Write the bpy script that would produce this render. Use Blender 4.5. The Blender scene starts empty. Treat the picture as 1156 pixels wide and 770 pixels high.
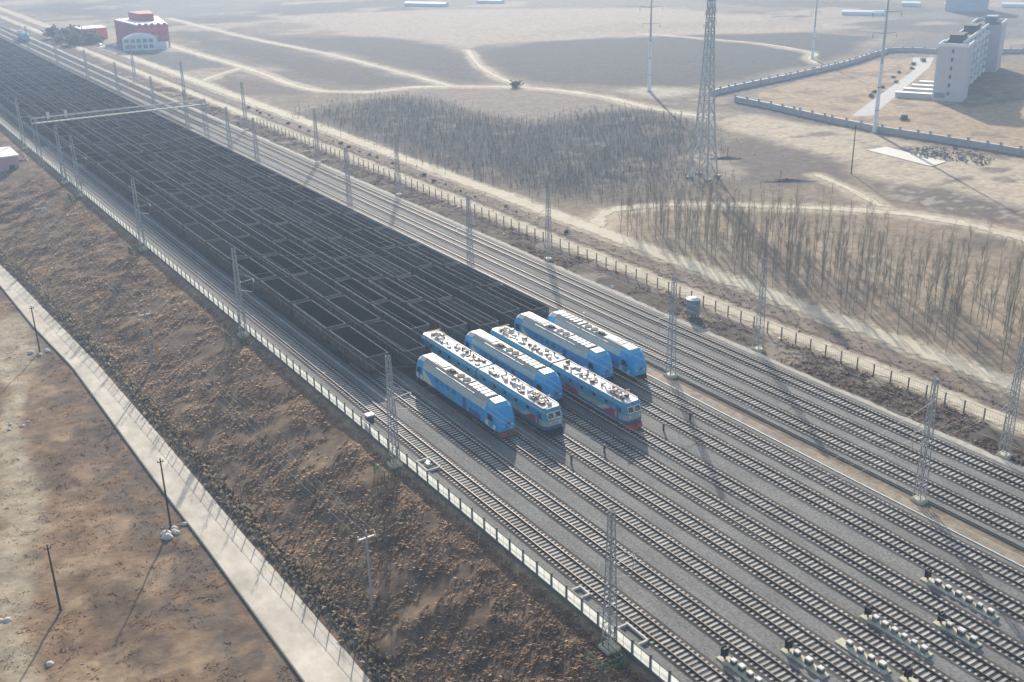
import bpy, math, random
import numpy as np
from mathutils import Vector, Matrix

random.seed(7)
rng = np.random.default_rng(11)
scene = bpy.context.scene
C = scene.collection
R = math.radians

# ------------------------------------------------------------------ helpers
class MB:
    """collects polygons with a material slot each"""
    def __init__(s):
        s.v = []; s.f = []; s.m = []
    def poly(s, pts, m=0):
        n = len(s.v); s.v.extend(tuple(p) for p in pts)
        s.f.append(tuple(range(n, n + len(pts)))); s.m.append(m)
    def box(s, x0, x1, y0, y1, z0, z1, m=0, top=None, skip_bottom=False):
        n = len(s.v)
        s.v += [(x0,y0,z0),(x1,y0,z0),(x1,y1,z0),(x0,y1,z0),(x0,y0,z1),(x1,y0,z1),(x1,y1,z1),(x0,y1,z1)]
        fs = [(4,5,6,7),(0,1,5,4),(1,2,6,5),(2,3,7,6),(3,0,4,7)]
        if not skip_bottom: fs.append((3,2,1,0))
        for k, f in enumerate(fs):
            s.f.append(tuple(n+i for i in f)); s.m.append(top if (top is not None and k == 0) else m)
    def beam(s, a, b, w, m=0, n=4, w2=None):
        a = Vector(a); b = Vector(b); d = b - a
        if d.length < 1e-6: return
        d.normalize()
        u = d.cross(Vector((0,0,1)))
        if u.length < 1e-3: u = Vector((1,0,0))
        u.normalize(); v = d.cross(u)
        w2 = w if w2 is None else w2
        k = len(s.v)
        for p, r in ((a, w), (b, w2)):
            for i in range(n):
                t = 2*math.pi*(i+.5)/n
                s.v.append(tuple(p + (u*math.cos(t) + v*math.sin(t))*r))
        for i in range(n):
            j = (i+1) % n
            s.f.append((k+i, k+j, k+n+j, k+n+i)); s.m.append(m)
        s.f.append(tuple(k+i for i in reversed(range(n)))); s.m.append(m)
        s.f.append(tuple(k+n+i for i in range(n))); s.m.append(m)
    def tube(s, pts, w, m=0, n=4):
        for a, b in zip(pts, pts[1:]): s.beam(a, b, w, m, n)
    def cyl(s, c, r, z0, z1, n=16, m=0, top=None, r2=None):
        r2 = r if r2 is None else r2
        k = len(s.v)
        for z, q in ((z0, r), (z1, r2)):
            for i in range(n):
                t = 2*math.pi*i/n
                s.v.append((c[0]+q*math.cos(t), c[1]+q*math.sin(t), z))
        for i in range(n):
            j = (i+1) % n
            s.f.append((k+i,k+j,k+n+j,k+n+i)); s.m.append(m)
        s.f.append(tuple(k+n+i for i in range(n))); s.m.append(m if top is None else top)
        s.f.append(tuple(k+i for i in reversed(range(n)))); s.m.append(m)
    def loft(s, rings, mats=None, closed=True, cap0=None, cap1=None):
        n = len(rings[0]); k = len(s.v)
        for r in rings: s.v.extend(tuple(p) for p in r)
        for a in range(len(rings)-1):
            for i in range(n if closed else n-1):
                j = (i+1) % n
                s.f.append((k+a*n+i, k+a*n+j, k+(a+1)*n+j, k+(a+1)*n+i))
                mm = 0
                if mats is not None: mm = mats(a, i)
                s.m.append(mm)
        if cap0 is not None:
            s.f.append(tuple(k+i for i in reversed(range(n)))); s.m.append(cap0)
        if cap1 is not None:
            s.f.append(tuple(k+(len(rings)-1)*n+i for i in range(n))); s.m.append(cap1)
    def mesh(s, name, mats):
        me = bpy.data.meshes.new(name)
        me.from_pydata(s.v, [], s.f)
        for mt in (mats if isinstance(mats, (list, tuple)) else [mats]): me.materials.append(mt)
        me.polygons.foreach_set('material_index', s.m)
        me.update()
        return me
    def build(s, name, mats, parent=None, loc=(0,0,0)):
        return link(name, s.mesh(name, mats), parent, loc)

def link(name, me, parent=None, loc=(0,0,0), rz=0):
    o = bpy.data.objects.new(name, me); C.objects.link(o)
    o.location = loc; o.rotation_euler = (0,0,rz)
    if parent is not None: o.parent = parent
    return o
def tag(o, label=None, cat=None, group=None, kind=None):
    if label: o['label'] = label
    if cat: o['category'] = cat
    if group: o['group'] = group
    if kind: o['kind'] = kind
    return o
def thing(name, label, cat, loc=(0,0,0), rz=0, group=None):
    o = link(name, None, None, loc, rz)
    o.empty_display_size = 0.5
    return tag(o, label, cat, group)
def fast_mesh(name, verts, faces, mats, attr=None):
    """big mesh from numpy arrays: faces (n,k)"""
    verts = np.asarray(verts, np.float32); faces = np.asarray(faces, np.int32)
    me = bpy.data.meshes.new(name)
    k = faces.shape[1]
    me.vertices.add(len(verts)); me.vertices.foreach_set('co', verts.ravel())
    me.loops.add(faces.size); me.loops.foreach_set('vertex_index', faces.ravel())
    me.polygons.add(len(faces)); me.polygons.foreach_set('loop_start', np.arange(0, faces.size, k, dtype=np.int32))
    me.polygons.foreach_set('loop_total', np.full(len(faces), k, np.int32))
    me.update(calc_edges=True)
    me.polygons.foreach_set('use_smooth', np.zeros(len(faces), bool))
    if attr is not None:
        a = me.color_attributes.new('tint', 'FLOAT_COLOR', 'POINT')
        c = np.ones((len(verts), 4), np.float32); c[:, :attr.shape[1]] = attr
        a.data.foreach_set('color', c.ravel())
    for mt in (mats if isinstance(mats, (list, tuple)) else [mats]): me.materials.append(mt)
    me.validate()
    return me
ORD = ['first','second','third','fourth','fifth','sixth','seventh','eighth','ninth','tenth','eleventh','twelfth','thirteenth','fourteenth','fifteenth','sixteenth']

# ------------------------------------------------------------------ numpy noise
def vnoise(x, y, seed=0):
    xi = np.floor(x).astype(np.int64); yi = np.floor(y).astype(np.int64)
    fx = x-xi; fy = y-yi
    fx = fx*fx*(3-2*fx); fy = fy*fy*(3-2*fy)
    def h(a, b):
        n = (a*374761393 + b*668265263 + seed*974634777) & 0xffffffff
        n = ((n ^ (n >> 13)) * 1274126177) & 0xffffffff
        n = (n ^ (n >> 16)) & 0xffff
        return n/65535.0
    return (h(xi,yi)*(1-fx)+h(xi+1,yi)*fx)*(1-fy) + (h(xi,yi+1)*(1-fx)+h(xi+1,yi+1)*fx)*fy
def fbm(x, y, scale, seed=0, octs=4):
    t = 0; a = 0.5; s = 0
    for o in range(octs):
        t = t + a*vnoise(x/scale*2**o, y/scale*2**o, seed+o*17); s += a; a *= 0.55
    return t/s
def sdist(px, py, poly):
    """signed distance to polygon (negative inside)"""
    d = np.full(px.shape, 1e9); inside = np.zeros(px.shape, bool)
    n = len(poly)
    for i in range(n):
        x0,y0 = poly[i]; x1,y1 = poly[(i+1) % n]
        dx,dy = x1-x0, y1-y0
        t = np.clip(((px-x0)*dx+(py-y0)*dy)/(dx*dx+dy*dy+1e-9), 0, 1)
        d = np.minimum(d, np.hypot(px-x0-t*dx, py-y0-t*dy))
        c = ((y0 > py) != (y1 > py)) & (px < (x1-x0)*(py-y0)/((y1-y0) if y1 != y0 else 1e-9)+x0)
        inside ^= c
    return np.where(inside, -d, d)
def ldist(px, py, pts):
    d = np.full(np.shape(px), 1e9)
    for (x0,y0),(x1,y1) in zip(pts, pts[1:]):
        dx,dy = x1-x0, y1-y0
        t = np.clip(((px-x0)*dx+(py-y0)*dy)/(dx*dx+dy*dy+1e-9), 0, 1)
        d = np.minimum(d, np.hypot(px-x0-t*dx, py-y0-t*dy))
    return d

# ------------------------------------------------------------------ materials
def pmat(name, col, rough=0.7, metal=0.0, var=0.15, scale=1.5, bump=0.0, bscale=None, coord='Object', attr=False, col2=None, spec=0.3, detail=5, trans=0.0, low=0.0, lowscale=.12, rnd=0.0):
    m = bpy.data.materials.new(name); m.use_nodes = True
    nt = m.node_tree; N = nt.nodes; L = nt.links
    b = N['Principled BSDF']; out = N['Material Output']
    b.inputs['Roughness'].default_value = rough; b.inputs['Metallic'].default_value = metal
    b.inputs['Specular IOR Level'].default_value = spec
    tc = N.new('ShaderNodeTexCoord')
    nz = N.new('ShaderNodeTexNoise'); nz.inputs['Scale'].default_value = scale; nz.inputs['Detail'].default_value = detail
    nz.inputs['Roughness'].default_value = 0.65
    L.new(tc.outputs[coord], nz.inputs['Vector'])
    rmp = N.new('ShaderNodeMapRange'); rmp.inputs['From Min'].default_value = 0.3; rmp.inputs['From Max'].default_value = 0.7
    L.new(nz.outputs['Fac'], rmp.inputs['Value'])
    mix = N.new('ShaderNodeMix'); mix.data_type = 'RGBA'
    L.new(rmp.outputs['Result'], mix.inputs['Factor'])
    if attr:
        a = N.new('ShaderNodeAttribute'); a.attribute_name = 'tint'
        dk = N.new('ShaderNodeMix'); dk.data_type = 'RGBA'; dk.blend_type = 'MULTIPLY'; dk.inputs['Factor'].default_value = 1
        lt = N.new('ShaderNodeMix'); lt.data_type = 'RGBA'; lt.blend_type = 'MULTIPLY'; lt.inputs['Factor'].default_value = 1
        dk.inputs['B'].default_value = (1-var,)*3+(1,); lt.inputs['B'].default_value = (1+var,)*3+(1,)
        L.new(a.outputs['Color'], dk.inputs['A']); L.new(a.outputs['Color'], lt.inputs['A'])
        L.new(dk.outputs['Result'], mix.inputs['A']); L.new(lt.outputs['Result'], mix.inputs['B'])
    else:
        c2 = col2 if col2 is not None else tuple(min(1, c*(1+var)) for c in col)
        c1 = col if col2 is not None else tuple(c*(1-var) for c in col)
        mix.inputs['A'].default_value = (*c1, 1); mix.inputs['B'].default_value = (*c2, 1)
    colout = mix.outputs['Result']
    if low > 0:
        n3 = N.new('ShaderNodeTexNoise'); n3.inputs['Scale'].default_value = lowscale; n3.inputs['Detail'].default_value = 7; n3.inputs['Roughness'].default_value = .6
        mp = N.new('ShaderNodeMapping'); mp.inputs['Scale'].default_value = (1.0, .35, 1.0)
        L.new(tc.outputs[coord], mp.inputs['Vector']); L.new(mp.outputs['Vector'], n3.inputs['Vector'])
        r3 = N.new('ShaderNodeMapRange'); r3.inputs['From Min'].default_value = .32; r3.inputs['From Max'].default_value = .68
        r3.inputs['To Min'].default_value = 1-low; r3.inputs['To Max'].default_value = 1+low*.6; L.new(n3.outputs['Fac'], r3.inputs['Value'])
        mm = N.new('ShaderNodeVectorMath'); mm.operation = 'SCALE'
        L.new(colout, mm.inputs[0]); L.new(r3.outputs['Result'], mm.inputs['Scale']); colout = mm.outputs['Vector']
    if rnd > 0:
        oi = N.new('ShaderNodeObjectInfo'); r4 = N.new('ShaderNodeMapRange'); r4.inputs['To Min'].default_value = 1-rnd; r4.inputs['To Max'].default_value = 1+rnd
        L.new(oi.outputs['Random'], r4.inputs['Value']); m4 = N.new('ShaderNodeVectorMath'); m4.operation = 'SCALE'
        L.new(colout, m4.inputs[0]); L.new(r4.outputs['Result'], m4.inputs['Scale']); colout = m4.outputs['Vector']
    L.new(colout, b.inputs['Base Color'])
    if bump > 0:
        n2 = N.new('ShaderNodeTexNoise'); n2.inputs['Scale'].default_value = bscale or scale*4; n2.inputs['Detail'].default_value = 6
        L.new(tc.outputs[coord], n2.inputs['Vector'])
        bp = N.new('ShaderNodeBump'); bp.inputs['Strength'].default_value = 1.0; bp.inputs['Distance'].default_value = bump
        L.new(n2.outputs['Fac'], bp.inputs['Height']); L.new(bp.outputs['Normal'], b.inputs['Normal'])
    if trans > 0:
        t = N.new('ShaderNodeBsdfTranslucent'); ms = N.new('ShaderNodeMixShader'); ms.inputs['Fac'].default_value = trans
        L.new(mix.outputs['Result'], t.inputs['Color'])
        L.new(b.outputs['BSDF'], ms.inputs[1]); L.new(t.outputs['BSDF'], ms.inputs[2]); L.new(ms.outputs['Shader'], out.inputs['Surface'])
    return m
def soft_edge(m, scale=0.6):
    """breaks up a sheet's border: the 'edge' attribute plus noise decides where the sheet ends"""
    nt = m.node_tree; N = nt.nodes; L = nt.links; b = N['Principled BSDF']; out = N['Material Output']
    a = N.new('ShaderNodeAttribute'); a.attribute_name = 'edge'
    tc = N.new('ShaderNodeTexCoord'); nz = N.new('ShaderNodeTexNoise'); nz.inputs['Scale'].default_value = scale; nz.inputs['Detail'].default_value = 6
    L.new(tc.outputs['Object'], nz.inputs['Vector'])
    ad = N.new('ShaderNodeMath'); ad.operation = 'ADD'; L.new(a.outputs['Fac'], ad.inputs[0]); L.new(nz.outputs['Fac'], ad.inputs[1])
    mr = N.new('ShaderNodeMapRange'); mr.inputs['From Min'].default_value = 0.75; mr.inputs['From Max'].default_value = 1.05
    L.new(ad.outputs[0], mr.inputs['Value'])
    tr = N.new('ShaderNodeBsdfTransparent'); ms = N.new('ShaderNodeMixShader')
    L.new(mr.outputs['Result'], ms.inputs['Fac']); L.new(tr.outputs['BSDF'], ms.inputs[1]); L.new(b.outputs['BSDF'], ms.inputs[2])
    L.new(ms.outputs['Shader'], out.inputs['Surface'])
    return m

M = {}
M['ground'] = pmat('ground_soil', (.3,.3,.3), .95, var=.30, scale=.55, bump=.10, bscale=1.3, attr=True, spec=.05, detail=9)
M['ballast'] = pmat('ballast_stone', (.115,.114,.108), .9, scale=3.2, col2=(.285,.282,.27), bump=.05, bscale=7, spec=.1, detail=8, low=.22, lowscale=.35)
M['bed'] = pmat('track_ballast_dark', (.062,.054,.048), .95, scale=5, col2=(.135,.12,.108), bump=.03, bscale=9, spec=.05, detail=8, low=.5, lowscale=.4)
M['rail'] = pmat('rail_steel', (.105,.078,.062), .52, .5, var=.3, scale=.4)
M['sleeper'] = pmat('sleeper_concrete', (.41,.395,.365), .85, var=.22, scale=1.6, rnd=.22)
M['concrete'] = pmat('pale_concrete', (.43,.42,.39), .85, var=.15, scale=.9, bump=.01)
M['road'] = pmat('road_concrete', (.50,.45,.37), .9, scale=.5, col2=(.66,.60,.51), bump=.01, bscale=3, spec=.05, detail=8, low=.2, lowscale=.4)
M['dirt'] = soft_edge(pmat('pale_dirt', (.46,.405,.31), .95, scale=.25, col2=(.62,.555,.44), bump=.05, bscale=1.5, spec=.05, detail=8))
M['browndirt'] = soft_edge(pmat('brown_dirt', (.16,.125,.10), .95, scale=.3, col2=(.27,.22,.175), bump=.08, bscale=1.2, spec=.05, detail=8))
M['shoulder'] = soft_edge(pmat('stone_shoulder', (.34,.31,.26), .95, scale=.8, col2=(.52,.49,.43), bump=.06, bscale=2.5, spec=.05, detail=8))
M['sand'] = pmat('sandy_soil', (.17,.135,.105), .95, scale=.8, col2=(.34,.29,.235), bump=.05, bscale=2, low=.3, lowscale=.3)
M['steel'] = pmat('galvanised_steel', (.33,.35,.36), .6, .2, var=.18, scale=2)
M['palesteel'] = pmat('pale_galvanised_steel', (.42,.45,.47), .6, .1, var=.15, scale=1)
M['whitesteel'] = pmat('white_painted_steel', (.72,.73,.74), .5, var=.06, scale=1)
M['darksteel'] = pmat('dark_steel', (.06,.062,.065), .6, .2, var=.3, scale=2)
M['wire'] = pmat('wire_copper', (.42,.43,.43), .5, .2, var=.1)
M['insul'] = pmat('insulator_glaze', (.10,.045,.03), .3, var=.1)
M['panel'] = pmat('fence_panel', (.76,.78,.73), .7, var=.12, scale=.7, trans=.72)
M['coping'] = pmat('fence_coping', (.13,.145,.14), .8, var=.2, scale=1.5)
M['post'] = pmat('fence_post', (.17,.17,.16), .8, var=.25, scale=2)
M['green'] = pmat('green_netting', (.03,.11,.07), .8, var=.3, scale=2)
M['coal'] = pmat('coal_black', (.002,.0024,.003), .95, scale=3.5, col2=(.007,.008,.0095), bump=.05, bscale=5, spec=0, detail=9, rnd=.6)
M['coalgrey'] = pmat('coal_dusty', (.005,.006,.008), .95, scale=2.2, col2=(.022,.025,.029), bump=.06, bscale=5, spec=0, detail=9, rnd=.6)
M['wagon'] = pmat('wagon_side_brown', (.045,.037,.034), .85, scale=.9, col2=(.13,.108,.098), spec=.1, rnd=.35)
M['rim'] = pmat('wagon_rim_worn', (.10,.108,.115), .8, .0, var=.5, scale=.7, spec=.1, rnd=.3)
M['under'] = pmat('underframe_black', (.02,.02,.021), .8, var=.35, scale=2)
M['wheel'] = pmat('wheel_steel', (.06,.05,.045), .5, .5, var=.3)
M['blue'] = pmat('loco_blue_paint', (.014,.36,.74), .36, var=.12, scale=.9, spec=.5, low=.16, lowscale=.8)
M['lightblue'] = pmat('loco_light_blue', (.08,.40,.62), .36, var=.10, scale=.9, spec=.5, low=.12, lowscale=.8)
M['teal'] = pmat('loco_teal_paint', (.035,.27,.42), .42, var=.15, scale=.9, spec=.45)
M['skirt'] = pmat('loco_skirt_blue', (.03,.12,.26), .5, var=.2, scale=1.2)
M['band'] = pmat('loco_grey_band', (.33,.37,.36), .5, var=.14, scale=1)
M['stripe'] = pmat('loco_pale_stripe', (.46,.52,.52), .5, var=.1, scale=1)
M['roof'] = pmat('loco_roof_white', (.58,.57,.55), .6, scale=1.1, col2=(.80,.79,.77), spec=.3, detail=7, low=.2, lowscale=.7)
M['roofgrey'] = pmat('loco_roof_grey', (.36,.35,.335), .6, var=.2, scale=1.3)
M['roofmid'] = pmat('loco_roof_pale_grey', (.25,.26,.27), .6, scale=1.1, col2=(.40,.40,.40), spec=.3, detail=7, low=.25, lowscale=.7)
M['cream'] = pmat('loco_cream_panel', (.70,.68,.60), .5, var=.06, scale=1)
M['soot'] = pmat('exhaust_soot', (.03,.027,.025), .8, var=.4, scale=2)
M['redpaint'] = pmat('red_paint', (.42,.035,.045), .5, var=.12, scale=1.5)
M['orange'] = pmat('rusty_orange', (.27,.085,.04), .7, var=.25, scale=2)
M['glass'] = pmat('dark_glass', (.012,.016,.03), .12, var=.1, spec=.6)
M['brownpipe'] = pmat('brown_conduit', (.17,.105,.08), .6, var=.25, scale=2)
M['black'] = pmat('black_paint', (.012,.012,.013), .5, var=.2)
M['padcream'] = pmat('pad_concrete_cream', (.56,.52,.38), .85, var=.15, scale=1.5)
M['boxwhite'] = pmat('box_white', (.66,.64,.58), .6, var=.12, scale=2)
M['boxdark'] = pmat('box_side_dark', (.09,.09,.08), .7, var=.2, scale=2)
M['bark'] = pmat('bare_bark', (.22,.205,.17), .9, scale=2.5, col2=(.34,.32,.27), spec=.1)
M['twig'] = pmat('bare_twig', (.26,.235,.18), .9, scale=1.5, col2=(.40,.365,.285), spec=.05, trans=.4)
M['brushm'] = pmat('dry_brush', (.2,.15,.1), .95, var=.25, scale=.8, attr=True, spec=.03, trans=.55)
M['tank'] = pmat('tank_grey_blue', (.20,.245,.285), .5, .15, var=.12, scale=1)
M['wallpale'] = pmat('boundary_wall', (.42,.42,.41), .85, var=.12, scale=.6)
M['redwall'] = pmat('red_facade', (.62,.12,.115), .75, var=.12, scale=.3)
M['redwall_dark_and_shaded'] = pmat('dark_red_and_shaded_facade', (.36,.09,.10), .75, var=.12, scale=.3)  # dark red of penthouse and windows, also painted shade of the left facade
M['whitewall'] = pmat('white_facade', (.66,.72,.76), .7, var=.06, scale=.3)
M['lilacwall'] = pmat('lilac_render', (.55,.53,.56), .8, var=.07, scale=.3)
M['darkroof'] = pmat('bitumen_roof', (.085,.09,.095), .9, var=.2, scale=.3)
M['whiteroof'] = pmat('white_roof', (.78,.78,.77), .7, var=.06, scale=.5)
M['pinkwall'] = pmat('pink_wall', (.55,.36,.35), .8, var=.1, scale=.6)
M['window'] = pmat('window_glass', (.05,.065,.085), .15, var=.1, spec=.6)
M['wood'] = pmat('dark_wood', (.05,.042,.037), .85, var=.25, scale=2)
M['cpole'] = pmat('concrete_pole', (.36,.355,.34), .8, var=.1, scale=1.5)
M['stone'] = pmat('white_rubble', (.55,.52,.48), .9, var=.2, scale=2)
M['rubble'] = pmat('dark_rubble', (.12,.10,.09), .95, scale=1.3, col2=(.33,.30,.28), bump=.1, bscale=3)
M['soil'] = pmat('dark_soil_heap', (.12,.108,.10), .95, var=.3, scale=.8, bump=.08, bscale=2)
M['carw'] = pmat('car_white', (.7,.7,.7), .3, var=.04)
M['cars'] = pmat('car_silver', (.38,.39,.42), .3, .3, var=.04)
M['tower'] = pmat('pale_blue_tower', (.38,.46,.52), .8, var=.08, scale=.1)

# ------------------------------------------------------------------ tracks data
TX = [54.55, 59.75, 65.0, 69.85, 74.6, 79.0, 84.5, 88.95, 96.85, 101.6, 106.2]
ROAD = [(34,27.5,32.6),(80.2,27.4,32.5),(94.7,27.35,32.1),(108.9,27.3,31.6),(123.8,27.0,31.35),(137,26.9,31.1),(171,26.7,30.2),(194,25.2,29.0),(222.8,24.3,27.5),(260,21,25),(330,14,18)]
def road_edges(y):
    ys = [r[0] for r in ROAD]
    return np.interp(y, ys, [r[1] for r in ROAD]), np.interp(y, ys, [r[2] for r in ROAD])

# ------------------------------------------------------------------ ground
def zground(x, y):
    x = np.asarray(x, float); y = np.asarray(y, float)
    _, xr = road_edges(y)
    xe = xr + 1.3
    t = np.clip((x-xe)/(49.2-xe), 0, 1)
    z = -5.06 + 4.75*(t*t*(3-2*t)*.45 + t*.55)
    rough = np.clip(t*8, 0, 1)*np.clip((1-t)*10, 0, 1)
    z = z + rough*((fbm(x, y, 3.2, 5)-.5)*1.1 + (fbm(x, y, 9, 9)-.5)*.9)
    xl, _ = road_edges(y)
    lf = np.clip((xl-.3-x)/2.5, 0, 1)
    z = z + lf*((fbm(x, y, 6, 21)-.5)*.7 + (fbm(x, y, 1.8, 25)-.5)*.25)
    z = np.where(x > 49.4, -.30, z)
    return z

PALE = (.50,.44,.345)
P_WOODS = [(135.3,332.4),(164.4,343.1),(179.8,339.7),(176.9,304.4),(182.2,271.4),(214,276),(224,265.8),(216.6,235),(178.5,200),(156.5,192),(141,194),(135.1,216.8),(134.4,241.3),(135.1,283.8)]
P_DB = [(259.2,428.2),(297.3,442),(356.5,421.4),(416.7,385.6),(431.1,351.7),(354.4,305.5),(307.7,301),(271,290.5),(251.9,306.7),(229.8,336.2),(234.3,370.7)]
P_DC = [(182.9,624),(190.9,535),(197.9,455.1),(197.6,402.5),(194.7,362.5),(176.5,367.8),(166.4,384.6),(167.7,422),(167.2,470.9),(170.3,553.9)]
P_DD = [(216.8,541.3),(247.8,512.5),(260.2,462.1),(249.3,421),(224.1,364.1),(217.2,350),(207.1,357.5),(209,409.1),(210.1,472.4)]
P_DE = [(145.1,441.5),(150.4,406.6),(156.5,370),(147,372),(131.9,384.7),(132.1,408.1)]
P_TAN = [(249,662),(352,623),(457,532),(459,378),(399,392),(299,445),(266.5,456),(248,533)]
P_COMP = [(264.9,268.7),(372.7,296.3),(391.2,287),(330,240),(300,205),(292.7,182),(263,165),(256,205)]
P_COMP2 = [(281,218),(299.7,209.6),(330,205),(340,160),(300,130),(262,150),(258,190)]
P_SW = [(232,255),(246,240),(249,215),(247,180),(251,150),(250,120),(220,105),(200,118),(208.4,149.7),(211.3,175),(217,203.7),(222.5,230)]
P_BR = [(208,218),(221,218),(220,201),(216.6,180),(207,168),(186.5,168),(182,185),(184,205)]
P_BR2 = [(207,160),(214,150),(210,128.5),(199.4,120.6),(194.4,137),(196,153)]
def ground_color(x, y):
    wx = x + (fbm(x, y, 14, 31)-.5)*9; wy = y + (fbm(x, y, 14, 37)-.5)*9
    n1 = fbm(x, y, 30, 41); n2 = fbm(x, y, 7, 43); n3 = fbm(x, y, 2.2, 47, 3)
    col = np.zeros(x.shape+(3,))
    def put(c, mask):
        mk = np.clip(mask, 0, 1)[..., None]
        col[:] = col*(1-mk) + np.asarray(c)*mk
    def sm(a, b, v):
        t = np.clip((v-a)/(b-a), 0, 1); return t*t*(3-2*t)
    # right-hand plain
    put((.245,.205,.152), np.ones(x.shape))
    put((.18,.15,.12), sm(.45,.62,n1*.6+n2*.4))
    put((.30,.25,.19), sm(.55,.7,n2))
    far = sm(330, 480, np.hypot(x-60, y))
    put((.225,.195,.16), far*.85)
    put((.135,.125,.112), far*sm(.46,.62,fbm(x, y*.6, 60, 51)))
    put((.34,.295,.24), far*sm(.54,.64,fbm(x*.7, y, 35, 57)))
    def reg(poly, c, soft=6, k=1.0, warp=True):
        d = sdist(wx if warp else x, wy if warp else y, poly)
        put(c, sm(soft, -soft, d)*k)
        return d
    reg(P_TAN, (.38,.32,.265), 8)
    reg(P_DB, (.085,.085,.083), 6)
    reg(P_DC, (.105,.102,.097), 8)
    reg(P_DD, (.098,.095,.092), 7)
    reg(P_DE, (.145,.125,.115), 4)
    reg([(130.7,535),(168.8,522),(155.6,466),(132.3,459),(128.4,497)], (.12,.125,.12), 5)
    reg([(300,470),(360,440),(440,400),(470,420),(380,480)], (.31,.25,.20), 10, .6)
    reg([(430,340),(520,330),(520,300),(420,300),(380,310)], (.17,.165,.155), 8)
    reg([(480,420),(640,380),(700,300),(560,330)], (.22,.21,.20), 12, .8)
    reg([(170,700),(230,900),(330,800),(240,680)], (.25,.24,.225), 20, .6)
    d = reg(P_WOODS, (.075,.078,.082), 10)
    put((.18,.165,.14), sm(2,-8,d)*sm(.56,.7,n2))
    reg([(180,345),(215,335),(226,300),(224,272),(205,276),(182,285)], (.25,.215,.19), 4, .8)
    reg([(141,190),(178,198),(215,232),(205,212),(184,198),(180,182),(150,180)], (.17,.15,.125), 3, .9)
    reg([(125,64),(126,165),(141,176),(158,162),(166,120),(175,95),(175,64)], (.36,.30,.225), 4)
    put((.25,.205,.155), sm(3,-3,sdist(wx,wy,[(132,64),(133,165),(143,172),(152,160),(150,100),(152,64)]))*sm(.44,.56,n2))
    reg([(158,160),(190,140),(196,112),(180,80),(166,100)], (.29,.235,.175), 5, .9)
    put((.19,.16,.13), sm(2,-3,sdist(wx,wy,[(165,140),(188,135),(192,110),(182,110)]))*sm(.42,.56,n2))
    reg(P_SW, (.47,.41,.315), 4)
    d = sdist(x, y, P_SW)
    put((.22,.19,.16), sm(4,-6,d)*sm(.56,.66,n2*.5+fbm(x*.4+y*.1, y*1.8, 9, 61)*.5))
    reg(P_BR, (.155,.13,.115), 4)
    reg(P_BR2, (.165,.14,.12), 3)
    put((.36,.34,.32), sm(2,-3,sdist(wx,wy,P_BR2))*sm(.58,.66,n3)*.7)
    reg([(184,208),(200,215),(190,190),(183,185)], (.36,.31,.25), 3, .8)
    reg(P_COMP, (.40,.31,.215), 2, 1, False)
    reg(P_COMP2, (.38,.29,.20), 2, 1, False)
    put((.21,.165,.125), sm(2,-4,sdist(wx,wy,P_COMP))*sm(.5,.66,n2)*.7)
    reg([(262,262),(282,273),(330,285),(372,299),(366,303),(320,294),(285,288),(259,275)], (.20,.195,.185), 2, .8)
    reg([(246,262),(262,262),(258,225),(252,205),(247,232)], (.13,.125,.12), 2, .9)
    reg([(242,304),(258,303),(262,285),(240,282)], (.42,.39,.33), 4)
    # strips along the line
    def strip(x0, x1, c, s=.8, k=1.0, w=1.2):
        xx = x + (fbm(x, y, 6, 71)-.5)*w*2
        put(c, sm(x0-s, x0+s, xx)*sm(x1+s, x1-s, xx)*k)
    strip(107, 117.0, (.125,.105,.088))
    put((.30,.265,.22), ((x > 108) & (x < 117))*sm(.57,.68,n2)*.8)
    put((.09,.07,.058), ((x > 108) & (x < 117))*sm(.55,.66,n3)*.7)
    strip(117.0, 121.5, PALE)
    strip(121.5, 126.8, (.22,.18,.145))
    strip(126.8, 132.6, PALE, 1.0)
    near = sm(175, 160, y)
    put((.26,.215,.165), sm(131.5, 134.0, x + (n2-.5)*3)*near*sm(150,140,x)*.6)
    for pts, w in TRACKS_DIRT:
        put(PALE, sm(w+2.5, w-.5, ldist(wx*.35+x*.65, wy*.35+y*.65, pts))*.85)
    # left side
    L = x < 50
    xl, xr = road_edges(y)
    lc = np.zeros(x.shape+(3,)); R_ = col.copy(); col[:] = lc
    put((.185,.138,.10), np.ones(x.shape))
    put((.235,.18,.122), sm(.50,.64,n2*.55+n3*.45))
    put((.125,.096,.074), sm(.52,.70,fbm(x, y, 5, 81)*.6+fbm(x, y, 1.6, 83, 3)*.4)*.9)
    put((.27,.195,.125), sm(xr+5.5, xr+1.5, x)*sm(.42,.6,n2)*.8)
    put((.085,.078,.070), sm(.1, .5, x-xr)*sm(xr+2.4, xr+1.3, x)*.8)
    lf = sm(xl+.2, xl-.6, x)
    put((.225,.16,.108), lf)
    put((.31,.235,.16), lf*sm(.52,.66,n2))
    put((.145,.108,.082), lf*sm(.48,.62,fbm(x, y, 8, 91)*.7+n3*.3))
    put((.135,.11,.092), lf*sm(5.5,2.0,np.abs(x-(xl-2.6))+(n2-.5)*5)*sm(.35,.55,n3)*.9)
    put((.36,.31,.235), lf*sm(3.0,.6,ldist(wx, wy, [(22,200),(18.6,183.6),(14.1,155),(10.8,133),(8.4,116),(6.2,102.5),(4.2,92),(2,80)])))
    put((.33,.285,.22), lf*sm(4.0,1,ldist(wx, wy, [(23.5,200),(22,185),(20.5,176)])))
    col[:] = np.where(L[..., None], col, R_)
    v = (.74 + .4*n3)
    near_l = np.where(L, .98, .92)
    return col*(v*near_l)[..., None]*np.array([1.02,.985,.95])

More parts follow.
